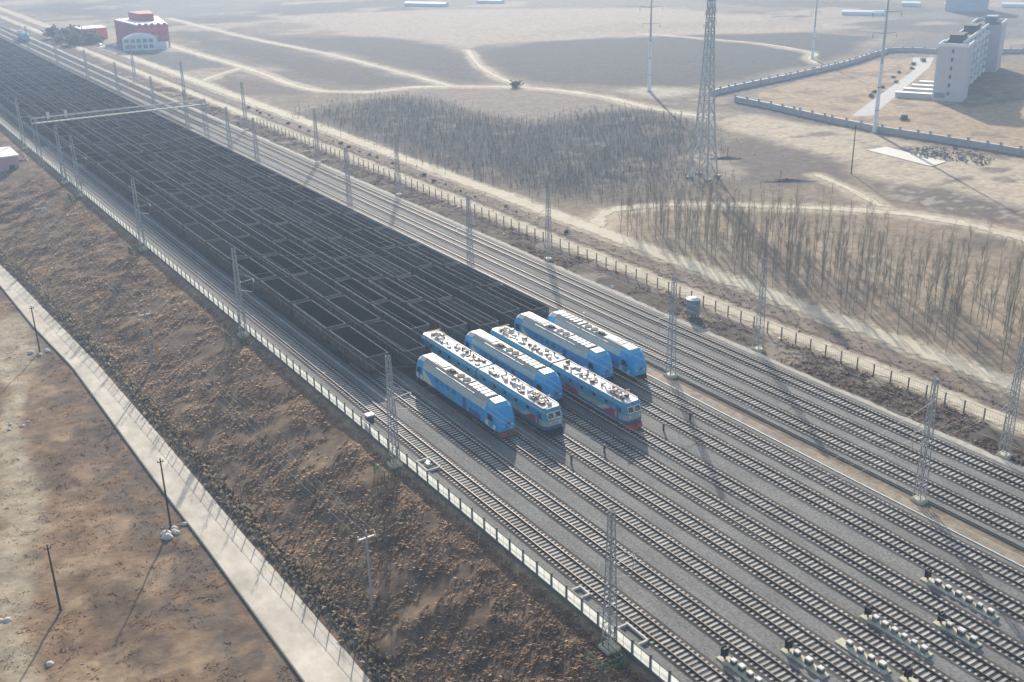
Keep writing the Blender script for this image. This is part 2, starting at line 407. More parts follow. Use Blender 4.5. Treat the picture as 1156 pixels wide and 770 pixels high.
TRACKS_DIRT = [
 ([(158,600),(157.6,556),(157.2,520),(158,479),(158.3,437),(156,394),(159,372),(172,359),(190.2,358),(212.8,340),(224.2,322),(229.5,298),(228.1,268.6),(231,250)], 2.6),
 ([(199.5,696),(199.3,557.6),(204.3,469.3),(202.6,404.7),(201.1,352)], 2.0),
 ([(258.8,437),(238.2,394),(226.7,362),(220.2,333.5)], 1.8),
 ([(156.8,451.3),(142,438),(130.9,423.2),(128.5,400.4),(128.5,382.5),(127.6,355.6)], 1.9),
 ([(131,172),(141,180),(156.1,175.5),(172.4,160.8),(186.8,144.4),(192,130.5),(192.3,116),(190,90)], 2.6),
 ([(358,432),(372,372),(366,330),(352,318),(343,306)], 1.8),
 ([(200.8,176),(196,162),(190,148)], 1.6),
]
def axis(segs):
    out = [segs[0][0]]
    for a, b, s in segs:
        n = max(1, int(round((b-a)/s)))
        out += [a + (b-a)*(i+1)/n for i in range(n)]
    return np.array(out)
gx = axis([(-3000,-200,400),(-200,-40,16),(-40,0,2.5),(0,50,.6),(50,106,14),(106,200,.9),(200,300,1.6),(300,460,3),(460,760,6),(760,1200,40),(1200,3400,440)])
gy = axis([(-2500,-100,400),(-100,30,13),(30,60,3),(60,290,.75),(290,460,1.8),(460,760,4),(760,1100,12),(1100,3600,300)])
GX, GY = np.meshgrid(gx, gy)
GZ = zground(GX, GY)
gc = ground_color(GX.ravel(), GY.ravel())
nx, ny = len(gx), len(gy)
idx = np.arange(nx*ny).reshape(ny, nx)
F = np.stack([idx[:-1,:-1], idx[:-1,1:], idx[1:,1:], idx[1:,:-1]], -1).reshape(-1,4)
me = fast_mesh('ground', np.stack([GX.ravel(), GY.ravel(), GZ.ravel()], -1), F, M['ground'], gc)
me.polygons.foreach_set('use_smooth', np.ones(len(me.polygons), bool))
tag(link('ground', me), kind='structure')

def sheet(name, x0f, x1f, ys, z, m, nx_=6, edge=False, wob=0.0):
    """strip running along y, x between x0f(y) and x1f(y)"""
    V = []; E = []
    for y in ys:
        a, b = x0f(y), x1f(y)
        if wob:
            a += (fbm(np.array([a]), np.array([y]), 5, 3)[0]-.5)*wob; b += (fbm(np.array([b]), np.array([y]), 5, 8)[0]-.5)*wob
        for i in range(nx_+1):
            t = i/nx_; V.append((a+(b-a)*t, y, z)); E.append(min(t, 1-t)*2)
    n = nx_+1; Fc = [(j*n+i, j*n+i+1, (j+1)*n+i+1, (j+1)*n+i) for j in range(len(ys)-1) for i in range(nx_)]
    me = fast_mesh(name, V, Fc, m)
    if edge:
        a = me.attributes.new('edge', 'FLOAT', 'POINT'); a.data.foreach_set('value', np.array(E, np.float32))
    return tag(link(name, me), kind='structure')
def path_strip(name, pts, w, z, m):
    P = [Vector((p[0], p[1], 0)) for p in pts]
    dense = []
    for i in range(len(P)-1):
        p0 = P[max(i-1,0)]; p1 = P[i]; p2 = P[i+1]; p3 = P[min(i+2,len(P)-1)]
        for k in range(8):
            t = k/8
            dense.append(.5*((2*p1)+(-p0+p2)*t+(2*p0-5*p1+4*p2-p3)*t*t+(-p0+3*p1-3*p2+p3)*t**3))
    dense.append(P[-1])
    V = []; E = []; nn = 6
    for i, p in enumerate(dense):
        d = dense[min(i+1,len(dense)-1)]-dense[max(i-1,0)]; d.normalize(); s = Vector((-d.y, d.x, 0))
        ww = w*(1+.25*math.sin(i*.7)+.15*math.sin(i*2.1))
        for k in range(nn+1):
            t = k/nn; q = p + s*(t-.5)*2*ww; V.append((q.x, q.y, z)); E.append(min(t,1-t)*2)
    n = nn+1; Fc = [(j*n+i, j*n+i+1, (j+1)*n+i+1, (j+1)*n+i) for j in range(len(dense)-1) for i in range(nn)]
    me = fast_mesh(name, V, Fc, m)
    a = me.attributes.new('edge', 'FLOAT', 'POINT'); a.data.foreach_set('value', np.array(E, np.float32))
    return tag(link(name, me), kind='structure')
for k, (pts, w) in enumerate(TRACKS_DIRT):
    path_strip('dirt_road', pts, w, -.26+.004*k, M['dirt'])
ysl = list(np.arange(30, 700, 4.0))
sheet('dirt_road', lambda y: 116.8, lambda y: 121.9, ysl, -.215, M['dirt'], 6, True, 1.2)
sheet('verge', lambda y: 121.3, lambda y: 127.2, ysl, -.22, M['browndirt'], 6, True, 1.0)
sheet('dirt_road', lambda y: 126.3, lambda y: 133.4, ysl, -.225, M['dirt'], 6, True, 1.6)
sheet('stone_shoulder', lambda y: 107.9, lambda y: 110.0, list(np.arange(30, 700, 2.0)), -.02, M['shoulder'], 6, True, .9)
ysb = [30, 120, 250, 400, 700, 1100]
sheet('ballast_bed', lambda y: 51.3, lambda y: 91.2, ysb, 0, M['ballast'], 1)
sheet('ballast_bed', lambda y: 94.5, lambda y: 108.6, ysb, 0, M['ballast'], 1)
# drain between the yard and the main line: kerb, sandy bank, trench
b = MB()
for y0, y1 in zip(ysb, ysb[1:]):
    b.poly([(91.34,y0,-.01),(93.3,y0,-.16),(93.3,y1,-.16),(91.34,y1,-.01)])
tag(b.build('sandy_bank', M['sand']), kind='structure')
b = MB()
for y0, y1 in zip(ysb, ysb[1:]):
    b.poly([(93.31,y0,-.16),(93.4,y0,-.75),(93.4,y1,-.75),(93.31,y1,-.16)])
    b.poly([(93.4,y0,-.75),(94.3,y0,-.75),(94.3,y1,-.75),(93.4,y1,-.75)])
    b.poly([(94.3,y0,-.75),(94.49,y0,.0),(94.49,y1,.0),(94.3,y1,-.75)])
tag(b.build('drain_trench', pmat('trench_soil', (.10,.09,.08), .95, var=.3, scale=1)), kind='structure')
b = MB(); b.box(91.2, 91.33, 30, 1100, -.2, .10)
tag(b.build('drain_kerb', M['boxwhite']), kind='structure')
b = MB(); b.box(51.9, 52.15, 30, 900, -.2, .08)
tag(b.build('cable_trough', M['concrete']), kind='structure')
b = MB(); b.box(57.05, 57.3, 121, 900, -.2, .14)
tag(b.build('cable_trough', M['concrete']), kind='structure')

# village road on the left, 5 m below the yard
V = []; Fc = []
ysr = list(np.arange(34, 330, 4.0))
for y in ysr:
    a, c = road_edges(y); a = float(a); c = float(c)
    V += [(a-.04,y,-5.25),(a,y,-4.985),(a+(c-a)*.5,y,-4.982),(c,y,-4.985),(c+.04,y,-5.25)]
for j in range(len(ysr)-1):
    for i in range(4): Fc.append((j*5+i, j*5+i+1, (j+1)*5+i+1, (j+1)*5+i))
tag(link('road', fast_mesh('road', V, Fc, M['road'])), kind='structure')
b = MB()
for y0, y1 in zip(ysr, ysr[1:]):
    a0 = float(road_edges(y0)[0]); a1 = float(road_edges(y1)[0])
    b.loft([[(a0-.22,y0,-5.3),(a0-.22,y0,-4.84),(a0-.06,y0,-4.84),(a0-.06,y0,-5.3)],[(a1-.22,y1,-5.3),(a1-.22,y1,-4.84),(a1-.06,y1,-4.84),(a1-.06,y1,-5.3)]])
tag(b.build('road_kerb', M['coping']), kind='structure')

# ------------------------------------------------------------------ tracks
sb = MB(); sb.box(-1.25, 1.25, -.13, .13, -.08, .055)
SLEEPER = sb.mesh('sleeper', M['sleeper'])
front_y = {1:128, 2:102, 3:99.5, 4:106, 5:95, 6:108, 7:106}
TN = ['nearest the panel fence', 'second from the panel fence', 'under the diesel nearest the fence',
      'under the electric locomotive nearer the fence', 'between the two electric locomotives', 'under the forward electric locomotive',
      'second from the sandy drain, yard side', 'nearest the sandy drain, yard side', 'just beyond the sandy drain', 'middle of the three beyond the drain', 'nearest the pale stone shoulder']
for k, x in enumerate(TX):
    t = thing('railway_track', 'grey ballasted railway track ' + TN[k], 'railway track', (x,0,0), 0, 'parallel tracks of the yard')
    for s in (-1, 1):
        b = MB(); b.box(-.075+s*.7525, .075+s*.7525, 32, 1050, .045, .085); b.box(-.02+s*.7525, .02+s*.7525, 32, 1050, .085, .19); b.box(-.037+s*.7525, .037+s*.7525, 32, 1050, .19, .235)
        b.build('rail', M['rail'], t)
    b = MB()
    for y0, y1 in zip(ysb, ysb[1:]):
        b.poly([(-1.6,y0,.006),(1.6,y0,.006),(1.6,y1,.006),(-1.6,y1,.006)])
    b.build('track_bed', M['bed'], t)
    y0 = {0:52, 1:50, 2:47, 3:44, 4:42, 5:40, 6:38, 7:37, 8:36, 9:36, 10:36}[k]
    jit = random.random()*.6
    for i in range(100):
        link('sleeper', SLEEPER, t, (random.uniform(-.03,.03), y0+jit+i*.6, random.uniform(-.008,.004)))
    b = MB()
    yy = y0+jit+60
    while yy < (330 if k in (0,8,9,10) else front_y[k]+8):
        b.box(-1.25,1.25,yy-.13,yy+.13,-.08,.055, skip_bottom=True); yy += .6
    yy = y0+jit-.6
    while yy > 33:
        b.box(-1.25,1.25,yy-.13,yy+.13,-.08,.055, skip_bottom=True); yy -= .6
    o = b.build('sleeper_row', M['sleeper'], t); o['kind'] = 'stuff'

# ------------------------------------------------------------------ coal wagons
def wagon_meshes():
    Lw, W, zf, zt = 13.0, 1.56, 1.15, 3.35
    b = MB()
    # slot 0 side, 1 rim, 2 under
    for s in (-1, 1):
        b.box(s*W-.05, s*W+.05, .1, Lw-.1, zf, zt, 0)
        for i in range(11):
            y = .35 + i*(Lw-.7)/10
            xx = s*(W+.05)
            b.box(min(xx,xx+s*.11), max(xx,xx+s*.11), y-.07, y+.07, zf+.02, zt-.16, 0)
        b.box(s*(W+.02)-.055, s*(W+.02)+.055, .0, Lw, zt, zt+.06, 1)
    for y in (.05, Lw-.05):
        b.box(-W+.051, W-.051, y-.05, y+.05, zf, zt, 0)
        b.box(-W+.08, W-.08, y-.05, y+.05, zt, zt+.055, 1)
        for xx in (-.9, 0, .9):
            yy = y-.12 if y < 1 else y+.05
            b.box(xx-.07, xx+.07, yy, yy+.07, zf+.05, zt-.1, 0)
    b.box(-W+.06, W-.06, .12, Lw-.12, zf-.25, zf+.05, 2)
    b.box(-.25, .25, -.45, Lw+.45, zf-.35, zf-.26, 2)
    body = b.mesh('body', [M['wagon'], M['rim'], M['under']])
    coals = []
    for v in range(4):
        n, m_ = 30, 8
        xs = np.linspace(-W+.07, W-.07, m_+1); ys = np.linspace(.12, Lw-.12, n+1)
        X, Y = np.meshgrid(xs, ys)
        z = zt-.16 + .26*np.sin((X+W)/(2*W)*math.pi)*np.clip(np.minimum(Y, Lw-Y)/1.3, 0, 1)**.7 + (fbm(X+v*37, Y, 1.1, 3+v)-.5)*.22 + (fbm(X+v*17, Y, 4, 8+v)-.5)*.25
        idx = np.arange(X.size).reshape(X.shape)
        Fq = np.stack([idx[:-1,:-1], idx[:-1,1:], idx[1:,1:], idx[1:,:-1]], -1).reshape(-1,4)
        for mk in ('coal', 'coalgrey'):
            coals.append(fast_mesh('coal_load', np.stack([X.ravel(), Y.ravel(), z.ravel()], -1), Fq, M[mk]))
    b = MB()
    for s in (-1, 1):
        b.box(s*1.0-.09, s*1.0+.09, -1.3, 1.3, .45, .75, 0)
        for y in (-.9, .9):
            k = len(b.v); n = 14
            for xx in (s*.72, s*.86):
                for i in range(n):
                    a = 2*math.pi*i/n; b.v.append((xx, y+.42*math.cos(a), .655+.42*math.sin(a)))
            for i in range(n):
                j = (i+1) % n; b.f.append((k+i,k+j,k+n+j,k+n+i)); b.m.append(1)
            b.f.append(tuple(k+i for i in range(n))); b.m.append(1); b.f.append(tuple(k+n+i for i in range(n))); b.m.append(1)
    b.box(-1.0, 1.0, -.2, .2, .5, .85, 0)
    bogie = b.mesh('bogie', [M['under'], M['wheel']])
    return body, coals, bogie
WB, WC, WG = wagon_meshes()
wagon_start = {1:128.4, 2:127.3, 3:134.6, 4:131.6, 5:129.6, 6:132.2, 7:130.6}
NRK = {1:'nearest the panel fence', 2:'second from the panel fence', 3:'behind the electric locomotive nearer the fence', 4:'behind the diesel between the electrics',
       5:'behind the forward electric locomotive', 6:'second from the open main line', 7:'along the open main line'}
for k in range(1, 8):
    x = TX[k]; y = wagon_start[k]; i = 0
    ylim = 432 + (x-59)*7.8
    cur = random.random() < .4
    while y < ylim:
        if random.random() < .22: cur = not cur
        if i == 0: lab = 'black coal wagon leading the rake ' + NRK[k]
        elif i == 1: lab = 'black coal wagon, second in the rake ' + NRK[k]
        else: lab = 'black open coal wagon in the rake ' + NRK[k]
        t = thing('coal_wagon', lab, 'coal wagon', (x, y, .235), 0, 'coal wagons parked in long rakes')
        link('body', WB, t); link('coal_load', WC[random.randrange(4)*2+(1 if cur else 0)], t)
        link('bogie', WG, t, (0,2.3,-.235)); link('bogie', WG, t, (0,10.7,-.235))
        y += 13.98; i += 1

# ------------------------------------------------------------------ locomotives
def chain(w, zb, zs, zc, zt, wc, wt):
    h = [(w,zb),(w,zs),(wc,zc),(wt,zt)]
    return [(-a, z) for a, z in h] + [(a, z) for a, z in reversed(h)]
def diesel(label, x, y, Lg=22.0, flip=False, pil='under'):
    t = thing('diesel_locomotive', label, 'locomotive', (x, y, 0), 0, 'blue locomotives parked at the end of the coal rakes')
    t['group'] = 'blue locomotives parked side by side'
    base = chain(1.54, 1.25, 3.15, 3.95, 4.45, 1.30, .78)
    mid = chain(1.54, 1.25, 3.15, 3.95, 4.45, 1.30, .78)
    b = MB()
    ca = 2.9
    rings = [[(px, yy, pz) for px, pz in base] for yy in (ca, Lg*.35, Lg*.65, Lg-ca)]
    mi = {0:0, 1:1, 2:3, 3:2, 4:3, 5:1, 6:0, 7:4}
    b.loft(rings, lambda a, i: mi[i], True, 0, 0)
    # paint: pale chevron at the far end, small pink lettering band, louvres
    for s in (-1, 1):
        xx = s*1.544
        def q(pts, m):
            b.poly([(xx, yy, zz) for yy, zz in (pts if s < 0 else pts[::-1])], m)
        q([(Lg-ca-.02,1.3),(Lg-ca-.02,2.9),(Lg-ca-.5,2.9),(Lg-ca-3.0,1.3)], 5)
        q([(Lg-ca-3.2,1.3),(Lg-ca-.8,2.9),(Lg-ca-1.5,2.9),(Lg-ca-4.4,1.3)], 6)
        q([(9.2,1.5),(12.6,1.5),(12.6,2.2),(9.2,2.2)], 6)
        for i in range(11):
            yy = ca+.4+i*1.48; b.box(min(xx,xx+s*.012), max(xx,xx+s*.012), yy-.022, yy+.022, 1.30, 3.10, 7)
        for i in range(4):
            yy = 10.2+i*1.48
            for k2 in range(5): b.box(min(xx,xx+s*.02), max(xx,xx+s*.02), yy, yy+1.1, 2.35+k2*.13, 2.41+k2*.13, 7)
        b.box(min(xx,xx+s*.05), max(xx,xx+s*.05), ca, Lg-ca, 3.16, 3.20, 1)
        q([(7.6,1.28),(8.5,1.28),(8.5,2.9),(7.6,2.9)], 7)
        q([(4.0,1.28),(6.9,1.28),(6.9,2.0),(4.0,2.0)], 7)
    b.build('body', [M['blue'], M['stripe'], M['roofmid'], M['roofgrey'], M['under'], M['cream'], M['lightblue'], M['skirt']], t)
    for e in (0, 1):
        def Y(v): return v if e == 0 else Lg-v
        st = [(0.0,1.05,1.05,1.55,1.95,2.3,.92,.62),(.22,1.22,1.0,1.9,2.75,3.05,1.02,.7),(.85,1.42,1.0,2.7,3.55,3.95,1.18,.76),(1.55,1.5,1.1,3.1,3.95,4.38,1.28,.8),(ca-.02,1.545,1.2,3.16,3.97,4.47,1.31,.79)]
        c = MB(); rings = []
        for (yy, w, zb, zs, zc, zt, wc, wt) in st:
            rings.append([(px, Y(yy), pz) for px, pz in chain(w, zb, zs, zc, zt, wc, wt)])
        if e == 1: rings = [[r for r in reversed(ring)] for ring in rings]
        def mm(a, i):
            if a >= 2 and i in (2,3,4): return 1
            return 0
        c.loft(rings, mm, True, 0, 0)
        for s in (-1, 1):
            pts = [(s*1.44,Y(.75),1.15),(s*1.552,Y(ca-.05),1.3),(s*1.552,Y(ca-.05),1.95),(s*1.40,Y(.55),1.75)]
            if (s < 0) ^ (e == 1): pts = pts[::-1]
            c.poly([(p[0]+s*.012,p[1],p[2]) for p in pts], 2)
        cab = c.build('cab', [M['blue'], M['roof'] if e == 1 else M['lightblue'], M['cream']], t)
        w = MB()
        for s in (-1, 1):
            a0, a1 = s*.12, s*.98
            n = .03 if e == 0 else -.03
            w.poly([(a0,Y(.24)-n,2.78),(a1*.96,Y(.27)-n,2.72),(a1,Y(.78)-n,3.42),(a0,Y(.80)-n,3.62)][::(1 if (s > 0) ^ (e == 1) else -1)], 0)
        w.build('windshield', M['glass'], cab)
        for s in (-1, 1):
            sw = MB(); sw.poly([(s*1.515,Y(1.1),2.15),(s*1.565,Y(2.3),2.15),(s*1.565,Y(2.3),2.95),(s*1.53,Y(1.45),2.95)][::(1 if (s > 0) ^ (e == 1) else -1)])
            sw.build('side_window', M['glass'], cab)
            hl = MB(); hl.cyl((s*.62, 0), .13, 0, .06, 12)
            o = hl.build('headlight', M['boxwhite'], cab); o.location = (0, Y(.03), 1.75); o.rotation_euler = (R(90) if e == 0 else R(-90), 0, 0)
        em = MB(); em.cyl((0,0), .24, 0, .03, 16); em.cyl((0,0), .12, .03, .06, 12)
        o = em.build('emblem', M['redpaint'], cab); o.location = (0, Y(.04), 2.05); o.rotation_euler = (R(75) if e == 0 else R(-75), 0, 0)
        p = MB()
        p.loft([[(-1.0,Y(-.25),.35),(1.0,Y(-.25),.35),(1.0,Y(-.05),1.0),(-1.0,Y(-.05),1.0)],[(-1.15,Y(.5),.35),(1.15,Y(.5),.35),(1.15,Y(.5),1.0),(-1.15,Y(.5),1.0)]], None, True, 0, 0)
        p.box(-.12,.12,min(Y(-.7),Y(-.1)),max(Y(-.7),Y(-.1)),.75,1.0)
        p.build('pilot', M[pil], t)
    # roof: hatch panels, fans, exhaust
    def rf(v): return v if not flip else Lg-v
    h = MB()
    for i in range(5):
        y0 = rf(3.6+i*.95)
        h.box(-.72,.55,min(y0,y0+.8),max(y0,y0+.8),4.40,4.52,0)
    h.box(-.80,.66,rf(3.3)-.10,rf(3.3)+.10,4.40,4.54,1); h.box(-.80,.66,rf(8.5)-.10,rf(8.5)+.10,4.40,4.54,1)
    for i in range(4):
        y0 = rf(4.48+i*.95); h.box(-.76,.60,y0-.10,y0+.10,4.40,4.54,1)
    h.build('roof_hatch', [M['roof'], M['soot']], t)
    fan = MB()
    for i in range(2):
        fan.cyl((-.1, rf(9.6+i*1.5)), .55, 4.40, 4.56, 18, 0, 1)
    fan.build('roof_fan', [M['roofgrey'], M['soot']], t)
    ex = MB(); ex.box(-.75,.1,rf(13.0)-.9,rf(13.0)+.9,4.38,4.54,0); ex.box(-.5,.0,rf(13.0)-.45,rf(13.0)+.45,4.54,4.70,0)
    ex.build('exhaust', M['soot'], t)
    ex = MB(); ex.box(-.6,.65,rf(15.8)-1.0,rf(15.8)+.9,4.40,4.53,0); ex.box(-.6,.65,rf(17.4)-.5,rf(17.4)+.45,4.40,4.50,1)
    ex.box(-1.22,-.84,6,16,4.02,4.2,1)
    ex.build('roof_box', [M['roof'], M['roofgrey']], t)
    underframe(t, Lg, [4.2, Lg-4.2], 3)
    return t
def underframe(t, Lg, centers, axles):
    tk = MB(); mid = Lg/2
    tk.loft([[(-1.2,mid-2.8,.45),(1.2,mid-2.8,.45),(1.35,mid-2.8,1.2),(-1.35,mid-2.8,1.2)],[(-1.2,mid+2.8,.45),(1.2,mid+2.8,.45),(1.35,mid+2.8,1.2),(-1.35,mid+2.8,1.2)]], None, True, 0, 0)
    tk.build('fuel_tank', M['under'], t)
    for c in centers:
        g = MB(); span = 1.8*(axles-1)/2
        for s in (-1, 1): g.box(s*1.1-.1, s*1.1+.1, c-span-.7, c+span+.7, .5, .95)
        g.box(-1.0,1.0,c-.5,c+.5,.6,1.15)
        bg = g.build('bogie', M['under'], t)
        for a in range(axles):
            y = c-span+a*1.8
            w = MB()
            for s in (-1, 1):
                k = len(w.v); n = 16
                for xx in (s*.70, s*.84):
                    for i in range(n):
                        q = 2*math.pi*i/n; w.v.append((xx, y+.5*math.cos(q), .735+.5*math.sin(q)))
                for i in range(n):
                    j = (i+1) % n; w.f.append((k+i,k+j,k+n+j,k+n+i)); w.m.append(0)
                w.f.append(tuple(k+i for i in range(n))); w.m.append(0); w.f.append(tuple(k+n+i for i in range(n))); w.m.append(0)
            w.build('wheelset', M['wheel'], bg)
def electric(label, x, y, seed=0, cow='redpaint'):
    rr = random.Random(seed)
    Ls = 16.2; tot = 32.8
    t = thing('electric_locomotive', label, 'locomotive', (x, y, 0), 0, 'blue locomotives parked side by side')
    for e in (0, 1):
        def Y(v): return v if e == 0 else tot-v
        def plan(w, f0, rake, ch):
            return [(-w*.70, Y(f0+rake)), (w*.70, Y(f0+rake)), (w, Y(f0+rake+ch)), (w, Y(Ls)), (-w, Y(Ls)), (-w, Y(f0+rake+ch))]
        lv = [(.95,1.50,.10,.55),(1.5,1.55,.0,.6),(2.25,1.55,.03,.6),(2.42,1.55,.05,.6),(3.3,1.55,.38,.6),(3.72,1.28,.55,.5)]
        rings = []
        for z, w, rk, ch in lv:
            r = [(px, py, z) for px, py in plan(w, 0, rk, ch)]
            rings.append(r if e == 0 else r[::-1])
        b = MB()
        smap = [0, 1, 2, 3, 3]
        b.loft(rings, lambda a, i: smap[a], True, 0, 4)
        for s in (-1, 1):
            xx = s*1.556
            def q(pts, m):
                if (s > 0) ^ (e == 1): pts = pts[::-1]
                b.poly([(xx, Y(yy), zz) for yy, zz in pts][::-1], m)
            q([(2.0,1.52),(4.6,1.52),(2.9,2.38),(2.1,2.38)], 5)
            q([(9.6,1.52),(12.0,1.52),(13.4,2.2),(10.4,2.2)], 5)
            q([(4.9,1.52),(5.9,1.52),(4.2,2.38),(3.2,2.38)], 6)
            q([(1.35,1.1),(1.75,1.1),(1.75,3.2),(1.35,3.2)], 0)
        b.build('body', [M['skirt'], M['band'], M['teal'], M['teal'], M['roof'], M['redpaint'], M['stripe'], M['blue']], t)
        for i in range(5):
            for s in (-1, 1):
                yy = 3.6+i*2.6
                w = MB(); w.box(s*1.535, s*1.57, min(Y(yy),Y(yy+.6)), max(Y(yy),Y(yy+.6)), 2.72, 3.12) if s > 0 else w.box(-1.57,-1.535,min(Y(yy),Y(yy+.6)),max(Y(yy),Y(yy+.6)),2.72,3.12)
                w.build('side_window', M['glass'], t)
        # cab front windows with a white surround
        for s in (-1, 1):
            f = MB(); n = -.03 if e == 0 else .03
            def fr(x0, x1, z0, z1, off):
                def yz(z): return Y(.05 + (z-2.42)/.88*.33) + (off if e == 0 else -off)
                pts = [(x0, yz(z0), z0),(x1, yz(z0), z0),(x1, yz(z1), z1),(x0, yz(z1), z1)]
                return pts if e == 0 else pts[::-1]
            xs = (.05, 1.02) if s > 0 else (-1.02, -.05)
            f.poly(fr(xs[0], xs[1], 2.40, 3.24, -.02))
            o = f.build('window_surround', M['cream'], t)
            g = MB(); g.poly(fr(xs[0]+.10, xs[1]-.10, 2.52, 3.14, -.035)); g.build('windshield', M['glass'], o)
            sw = MB(); z0, z1 = 2.45, 3.05
            p = [(s*1.562,Y(1.25),z0),(s*1.562,Y(.78),z0),(s*1.562,Y(.98),z1),(s*1.562,Y(1.25),z1)]
            sw.poly(p if (s > 0) ^ (e == 0) else p[::-1]); sw.build('cab_side_window', M['glass'], t)
            hl = MB(); hl.cyl((s*.72,0), .13, 0, .05, 12); o = hl.build('headlight', M['boxwhite'], t); o.location = (0, Y(.04), 1.95); o.rotation_euler = (R(90) if e == 0 else R(-90),0,0)
        p = MB(); p.loft([[(-1.0,Y(-.35),.3),(1.0,Y(-.35),.3),(1.1,Y(.0),.9),(-1.1,Y(.0),.9)],[(-1.2,Y(.5),.3),(1.2,Y(.5),.3),(1.2,Y(.5),.9),(-1.2,Y(.5),.9)]], None, True, 0, 0)
        p.box(-.12,.12,min(Y(-.7),Y(-.2)),max(Y(-.7),Y(-.2)),.75,1.0)
        p.build('cowcatcher', M[cow], t)
        # roof gear
        g = MB()
        for i in range(30):
            yy = 1.6+i*.47+rr.uniform(-.2,.2); w = rr.uniform(.10,.34); l = rr.uniform(.12,.34); hh = rr.uniform(.10,.42); cx = rr.uniform(-.75,.75)
            g.box(cx-w, cx+w, Y(yy)-l, Y(yy)+l, 3.70, 3.72+hh, rr.choice([0,0,1,2,3,3]))
        for i in range(9):
            yy = 2.0+i*1.5; cx = rr.choice([-.85,-.3,.4,.85]); g.cyl((cx, Y(yy)), .11, 3.7, 4.15, 8, 3); g.beam((cx,Y(yy),4.12),(cx+rr.uniform(-.4,.4),Y(yy+1.4),4.12),.035,3)
        for s in (-1, 1): g.box(s*1.22-.06, s*1.22+.06, min(Y(1.2),Y(Ls-.2)), max(Y(1.2),Y(Ls-.2)), 3.66, 3.80, 0)
        g.build('roof_equipment', [M['roof'], M['roofgrey'], M['cream'], M['brownpipe']], t)
        pn = MB(); yy = 3.2
        for s in (-1, 1):
            pn.beam((s*.55,Y(yy-1.0),3.95),(s*.55,Y(yy+1.0),3.95),.05)
            pn.beam((s*.55,Y(yy-.9),4.0),(s*.25,Y(yy+1.2),4.25),.04); pn.beam((s*.25,Y(yy+1.2),4.25),(s*.35,Y(yy-.9),4.45),.035)
        for q in (-1.0, 1.0): pn.beam((-.6,Y(yy+q),3.95),(.6,Y(yy+q),3.95),.05); pn.cyl((-.55,Y(yy+q)),.1,3.7,3.95,8); pn.cyl((.55,Y(yy+q)),.1,3.7,3.95,8)
        for q in (-.95,-.75): pn.beam((-.95,Y(yy+q),4.48),(.95,Y(yy+q),4.48),.045)
        pn.build('pantograph', M['brownpipe'], t)
    underframe(t, tot, [3.6, 12.4, tot-12.4, tot-3.6], 2)
    return t
diesel('blue diesel locomotive with white hatched roof, nearest the pale panel fence', TX[2]-.25, 102.6, pil='orange')
electric('two-section blue electric locomotive with red-flashed grey band, beside the diesel nearest the fence', TX[3], 99.6, 3, 'under')
diesel('blue diesel locomotive wedged between the two electric locomotives', TX[4]+.2, 106.4)
electric('two-section electric locomotive with red cowcatcher showing, standing furthest forward', TX[5], 95.2, 9)
diesel('blue diesel locomotive between the forward electric and the outermost diesel', TX[6]+.2, 108.2)
diesel('outermost blue diesel locomotive with pale grey roof, beside the open main line', TX[7]+.1, 106.3, 21.6, True)
far_loco = diesel('small distant blue locomotive on the main line near the red building', 103.6, 618, 20)

# ------------------------------------------------------------------ lattice masts
def lattice(b, h, w0, w1, n, leg=.065, br=.035, m=0):
    def P(i, f): 
        w = w0+(w1-w0)*f; sx, sy = ((-1,-1),(1,-1),(1,1),(-1,1))[i % 4]
        return (sx*w/2, sy*w/2, h*f)
    for i in range(4): b.beam(P(i,0), P(i,1), leg, m, 4, leg*.8)
    for k in range(n):
        f0, f1 = k/n, (k+1)/n
        for i in range(4):
            b.beam(P(i,f0), P(i+1,f1), br, m, 3) if k % 2 == 0 else b.beam(P(i+1,f0), P(i,f1), br, m, 3)
            b.beam(P(i,f1), P(i+1,f1), br, m, 3)
def mast_meshes(h):
    b = MB(); lattice(b, h, .95, .42, 12, .078, .038)
    fr = b.mesh('lattice_frame', M['steel'])
    b = MB(); b.loft([[(-.75,-.75,-.35),(.75,-.75,-.35),(.75,.75,-.35),(-.75,.75,-.35)],[(-.72,-.72,.02),(.72,-.72,.02),(.72,.72,.02),(-.72,.72,.02)],[(-.6,-.6,.2),(.6,-.6,.2),(.6,.6,.2),(-.6,.6,.2)]], None, True, 0, 0)
    ft = b.mesh('footing', M['padcream'])
    b = MB(); b.beam((.2,0,h*.60),(2.6,0,h*.62),.05); b.beam((.2,0,h*.72),(2.6,0,h*.62),.035); b.beam((.2,0,h*.52),(2.2,0,h*.47),.04); b.beam((2.6,0,h*.62),(2.4,0,h*.47),.03)
    br = b.mesh('bracket', M['steel'])
    b = MB()
    for k in range(4): b.cyl((.45+k*.0,0), .10, h*.6+k*.09, h*.6+.05+k*.09, 8)
    for k in range(5): b.cyl((2.6,0), .09, h*.62-.1-k*.09, h*.62-.05-k*.09, 8)
    ins = b.mesh('insulator', M['boxwhite'])
    return fr, ft, br, ins
MA = mast_meshes(14.0); MBk = mast_meshes(14.6); MF = mast_meshes(13.0)
def mast(x, y, label, ms, flip=False, br=True):
    t = thing('lattice_mast', label, 'lattice mast', (x,y,0), math.pi if flip else 0, 'lattice masts carrying the overhead wires')
    link('lattice_frame', ms[0], t); link('footing', ms[1], t)
    if br: link('bracket', ms[2], t); link('insulator', ms[3], t)
    return t
YL = [63, 104.8, 156.5, 213, 265.6, 282, 333, 387, 440]
for i, y in enumerate(YL):
    mast(50.0, y, f'grey lattice mast on the pale panel fence, {ORD[i]} along it from the picture bottom', MA)
YM = [63.8, 105.5, 160, 210.4, 265.5, 285.5, 322, 356, 400, 445, 498, 560]
